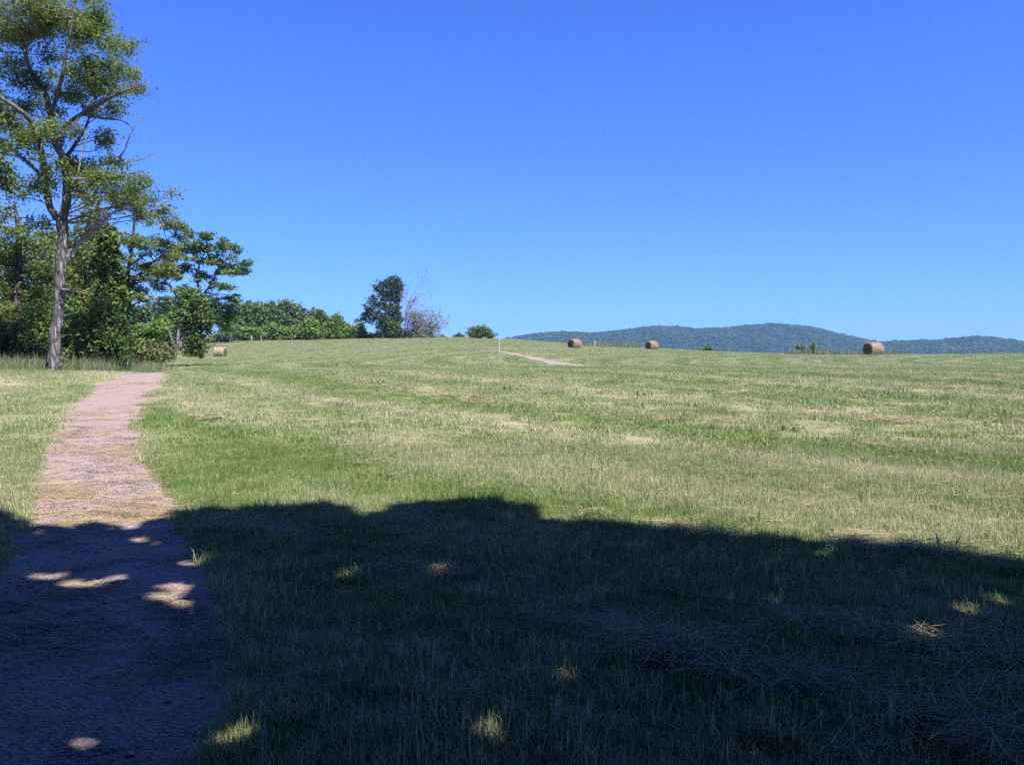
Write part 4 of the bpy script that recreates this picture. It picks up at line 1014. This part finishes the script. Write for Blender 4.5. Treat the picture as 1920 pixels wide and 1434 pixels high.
hill('nearer_wooded_hill', 'lower hill at the right on the horizon', ridgeB, 2150, 380, 1570, 2600, 6, 26000, 'hazy blue green forest covering the lower hill at the right')

# ------------------------------------------------------------------ hay bales
def bale_mats(kk=1.0):
    m, n, l, p = new_mat('bale_side'); h = N(n, l); tc = n.new('ShaderNodeTexCoord')
    mp = h.mapping(tc.outputs['Object'], (9, 2.5, 2.5))      # bands run round the roll (x is the axis)
    a = h.noise(mp, 2.0, 4, .65); b_ = h.noise(tc.outputs['Object'], 26, 3, .7); c_ = h.noise(tc.outputs['Object'], 3.2, 3, .6)
    c = h.mix(h.ramp(a, .3, .7), rgba((.13, .095, .065), kk), rgba((.32, .245, .175), kk))
    c = h.mix(h.ramp(b_, .5, .7, 0, .6), c, (.20, .15, .10, 1)); c = h.mix(h.ramp(c_, .55, .7, 0, .5), c, (.38, .31, .235, 1))
    l.new(c, p.inputs['Base Color']); p.inputs['Roughness'].default_value = .9; p.inputs['Specular IOR Level'].default_value = .1
    bu = n.new('ShaderNodeBump'); bu.inputs['Distance'].default_value = .05; bu.inputs['Strength'].default_value = 1; l.new(a, bu.inputs['Height']); l.new(bu.outputs[0], p.inputs['Normal'])
    m2, n, l, p = new_mat('bale_end'); h = N(n, l); tc = n.new('ShaderNodeTexCoord')
    sp = n.new('ShaderNodeSeparateXYZ'); l.new(tc.outputs['Object'], sp.inputs[0])
    r = h.math('SQRT', h.math('ADD', h.math('POWER', sp.outputs[1], 2.0), h.math('POWER', sp.outputs[2], 2.0)))
    w = h.math('SINE', h.math('MULTIPLY', h.math('ADD', r, h.math('MULTIPLY', h.noise(tc.outputs['Object'], 4, 3), .2)), 52.0))
    l.new(h.mix(h.ramp(w, -1, 1), (.07, .052, .036, 1), (.14, .108, .07, 1)), p.inputs['Base Color']); p.inputs['Roughness'].default_value = .95; p.inputs['Specular IOR Level'].default_value = .1  # end colours darkened: painted-in shade for ends turned from the sun
    return m, m2
MB_S, MB_E = bale_mats()
M_NET = plain_mat('bale_twine', (.52, .42, .34))
def make_bale(R, Lh, seed, MB_S=MB_S):
    K_ = 48; rs = np.random.default_rng(seed); th = np.linspace(0, 2 * np.pi, K_, endpoint=False)
    xs_ = np.array([-Lh + .0, -Lh + .03, -Lh + .10, *np.linspace(-Lh + .22, Lh - .22, 11), Lh - .10, Lh - .03, Lh])
    rr = np.array([R - .14, R - .06, R - .01, *([R] * 11), R - .01, R - .06, R - .14])
    V = []
    for x, r in zip(xs_, rr):
        q = r * (1 + .016 * rs.normal(size=K_) + .012 * np.sin(x * 22) + .018 * np.sin(th * 3 + x * 2 + seed) + .014 * np.sin(th * 5 - x * 3))
        y = q * np.cos(th); z = q * np.sin(th)
        z = np.where(z < -R * .86, -R * .86 + (z + R * .86) * .25, z)          # settled flat on the ground
        V.append(np.stack([np.full(K_, x) + .01 * rs.normal(size=K_), y, z], 1))
    m_ = len(xs_); V = np.concatenate(V); i = np.arange(m_ - 1)[:, None] * K_; j = np.arange(K_)[None]
    Q = np.stack([i + j, i + (j + 1) % K_, i + K_ + (j + 1) % K_, i + K_ + j], -1).reshape(-1, 4)
    side = mesh_np('hay_roll', V, [Q], MB_S, True)
    ends = []
    for sgn in (-1, 1):
        E = []
        for f in (1.0, .8, .6, .4, .2):
            q = (R - .14) * f; E.append(np.stack([np.full(K_, sgn * (Lh + .04 * (1 - f))) + .018 * rs.normal(size=K_), q * np.cos(th), np.maximum(q * np.sin(th), -R * .86 - .02)], 1))
        E.append(np.array([[sgn * (Lh + .05), 0, 0]])); E = np.concatenate(E)
        i = np.arange(4)[:, None] * K_; Q = np.stack([i + j, i + (j + 1) % K_, i + K_ + (j + 1) % K_, i + K_ + j], -1).reshape(-1, 4)
        jj = np.arange(K_); T = np.stack([4 * K_ + jj, 4 * K_ + (jj + 1) % K_, np.full(K_, 5 * K_)], -1)
        if sgn > 0: Q = Q[:, ::-1]; T = T[:, ::-1]
        ends.append(mesh_np('bale_end', E, [Q, T], MB_E, True))
    # loose wisps sticking out of the roll
    n = 1500; a = rs.uniform(0, 2 * np.pi, n); x = rs.uniform(-Lh, Lh, n); p = np.stack([x, R * np.cos(a), R * np.sin(a)], 1)
    d = np.stack([rs.normal(0, .5, n), np.cos(a) * .5 - np.sin(a), np.sin(a) * .5 + np.cos(a)], 1) * rs.uniform(.06, .24, n)[:, None]; s_ = np.array([.013, 0, 0])
    Vw = np.stack([p - s_, p + s_, p + d], 1)
    wisp = mesh_np('wisps', Vw.reshape(-1, 3), [np.arange(n * 3).reshape(-1, 3)], M_STRAW, False, {'rnd': ('FACE', rs.uniform(0, 1, n))})
    return side, ends, wisp, R
def place_bale(px, pyb, D, phi, label, meshes, tilt=0):
    side, ends, wisp, R = meshes
    x = (px - CX) / F * D; z = float(z_ground(np.array(x), np.array(D)))
    root = tag(empty('hay_bale', (x, D, z)), label, 'hay bale', 'round hay bales on the field')
    root.rotation_euler = (0, tilt, phi)
    for nm, me in (('hay_roll', side), ('bale_end', ends[0]), ('bale_end', ends[1]), ('wisps', wisp)):
        o = obj(nm, me, root, (0, 0, R * .87))
        if nm == 'wisps': o['kind'] = 'stuff'
    return root
R8 = math.radians
bm_ = make_bale(.80, .92, 1); bm2 = make_bale(.76, .86, 2); bm3 = make_bale(.80, .80, 3, bale_mats(1.7)[0])  # third roll is the same hay, its side colour brightened to look sunlit
def axis_angle(px, th):        # axis turned th degrees from the line of sight, left end towards the viewer
    return math.atan((px - CX) / F) * -1 + R8(90 - th) * 1.0 
place_bale(1637, 665, 102, axis_angle(1637, 44), 'largest hay bale, on the right crest before the gap between the two hills', bm_)
place_bale(1077, 653, 136, axis_angle(1077, 46), 'hay bale just right of the far gravel path, dark round end facing left', bm2, R8(3))
place_bale(1222, 652, 144, axis_angle(1222, 46), 'hay bale between the short dark post and the dark green crest bush', bm2)
place_bale(413, 670, 132, R8(-8) , 'pinkish hay bale at the left beside the vine covered tree, seen from its side', bm3)

# ------------------------------------------------------------------ posts
def post(px, D, h, w, label, mat, name, group=None, cap=None, lean=0, kw=1.0):
    b = foot(px, D); root = tag(empty(name, b), label, 'post', group)
    import bmesh
    bm = bmesh.new(); bmesh.ops.create_cube(bm, size=1)
    for v in bm.verts: v.co = Vector((v.co.x * w, v.co.y * w * kw, (v.co.z + .5) * h))
    bmesh.ops.bevel(bm, geom=[e for e in bm.edges], offset=w * .15, segments=1, affect='EDGES')
    me = bpy.data.meshes.new('shaft'); bm.to_mesh(me); bm.free(); me.materials.append(mat); obj('shaft', me, root)
    if cap:
        bm = bmesh.new(); bmesh.ops.create_cone(bm, cap_ends=True, segments=4, radius1=w * .82, radius2=w * .2, depth=cap)
        bmesh.ops.rotate(bm, verts=bm.verts, cent=(0, 0, 0), matrix=__import__('mathutils').Matrix.Rotation(math.pi / 4, 3, 'Z'))
        me = bpy.data.meshes.new('cap'); bm.to_mesh(me); bm.free(); me.materials.append(mat); obj('cap', me, root, (0, 0, h + cap / 2 + .002))
    root.rotation_euler = (0, lean, 0)
    return root
M_WHITE = plain_mat('white_paint', (.34, .335, .31), .6, 6, .12); M_GREYW = plain_mat('weathered_wood', (.24, .22, .20)); M_PINKW = plain_mat('brown_wood', (.42, .33, .29)); M_DKW = plain_mat('dark_wood', (.06, .05, .045))
px_, D_ = 936, 98.0
post(px_, D_, 1.72, .13, 'tall white post with reddish brown back edge at the far end of the distant path', M_WHITE, 'trail_post', None, .10, R8(1.5))
b = foot(px_, D_); o = bpy.data.objects[-1] if False else None
post(1115, 150, 1.15, .19, 'short white post standing in uncut weeds between two hay bales', M_WHITE, 'marker_post', None, .08)
post(1178, 152, .65, .2, 'short dark post left of the third hay bale', M_DKW, 'marker_post', None)
post(431, 199, 1.35, .25, 'grey fence post in a dark hollow under the trees above the leftmost bale', M_GREYW, 'fence_post', 'fence posts by the far row of trees', lean=R8(2))
post(472, 199, 1.3, .26, 'middle and palest fence post of three, under the far row of trees', plain_mat('pale_wood', (.32, .315, .295)), 'fence_post', 'fence posts by the far row of trees')
post(490, 200, 1.2, .2, 'right fence post of three, slimmer, close beside the palest one', M_GREYW, 'fence_post', 'fence posts by the far row of trees', lean=R8(-2))

# ------------------------------------------------------------------ birds
M_BIRD = plain_mat('dark_feathers', (.018, .018, .022))
def bird(px, py, D, span, yaw, roll, label):
    w = W(px, py, D); root = tag(empty('bird', w), label, 'bird', 'small dark birds in flight'); s = span
    g = Geo(); L = .46 * s
    t = np.linspace(0, 1, 9); P = np.stack([t * 0, (t - .45) * L, t * 0], 1); g.tube(P, np.array([.15, .55, .9, 1, .95, .8, .55, .42, .12]) * .075 * s, 8)
    me = g.mesh('body', M_BIRD); obj('body', me, root)
    for sg in (-1, 1):
        V = []
        for (x, y0, y1, z) in [(0.03, .10, -.10, 0), (.16, .12, -.08, .05), (.32, .06, -.07, .06), (.5, -.10, -.13, .02)]:
            V += [(sg * x * s, -y0 * s, z * s + .008 * s), (sg * x * s, -y1 * s, z * s + .004 * s), (sg * x * s, -y1 * s, z * s - .006 * s), (sg * x * s, -y0 * s, z * s - .008 * s)]
        Q = []
        for i in range(3):
            for a in range(4): Q.append([i * 4 + a, i * 4 + (a + 1) % 4, (i + 1) * 4 + (a + 1) % 4, (i + 1) * 4 + a])
        Q.append([12, 13, 14, 15]); Q.append([3, 2, 1, 0])
        obj('wing', mesh_np('wing', V, [np.array(Q)], M_BIRD), root)
    T = [(-.012 * s, .5 * L, 0), (.012 * s, .5 * L, 0), (.07 * s, .5 * L + .16 * s, 0), (0, .5 * L + .10 * s, .004 * s), (-.07 * s, .5 * L + .16 * s, 0), (0, .5 * L, -.012 * s)]
    obj('tail', mesh_np('tail', T, [np.array([[0, 1, 2], [0, 2, 3], [0, 3, 4], [5, 2, 1], [5, 3, 2], [5, 4, 3], [5, 0, 4]])], M_BIRD), root)
    root.rotation_euler = (R8(25), roll, yaw); return root
bird(1263, 257, 120, .34, .3, .1, 'highest and darkest bird in the sky, right of centre')
bird(1535, 290, 130, .34, -.5, -.1, 'bird furthest right in the sky')
bird(1156, 458, 150, .30, .8, .3, 'tiny bird low in the sky, upper of the two right of centre')
bird(1236, 528, 160, .34, -.9, .1, 'tiny bird low in the sky above the first hump of the hills')
bird(847, 549, 160, .34, .4, -.4, 'tiny bird low in the sky between the lone tree and the round bush')
bird(629, 393, 150, .30, 1.2, .2, 'tiny bird furthest left in the sky')
r_b = bird(701, 638, 120, .62, 1.0, .5, 'black bird skimming low over the grass in front of the lone dark tree')

# ------------------------------------------------------------------ the air
import bmesh
bm = bmesh.new(); bmesh.ops.create_cube(bm, size=1)
for v in bm.verts: v.co = Vector((v.co.x * 6400 + 700, v.co.y * 4100 + 1250, v.co.z * 220 + 82))
me = bpy.data.meshes.new('haze'); bm.to_mesh(me); bm.free()
hm = bpy.data.materials.new('air_haze'); hm.use_nodes = True; hm.node_tree.nodes.clear()
pv = hm.node_tree.nodes.new('ShaderNodeVolumePrincipled'); mo = hm.node_tree.nodes.new('ShaderNodeOutputMaterial')
pv.inputs['Color'].default_value = (.28, .52, 1.0, 1); pv.inputs['Density'].default_value = 0.00012; pv.inputs['Anisotropy'].default_value = 0.1
hm.node_tree.links.new(pv.outputs[0], mo.inputs['Volume']); me.materials.append(hm)
hz_ = obj('haze', me); tag(hz_, 'thin blue summer haze over the distant hills', 'haze', kind='stuff')
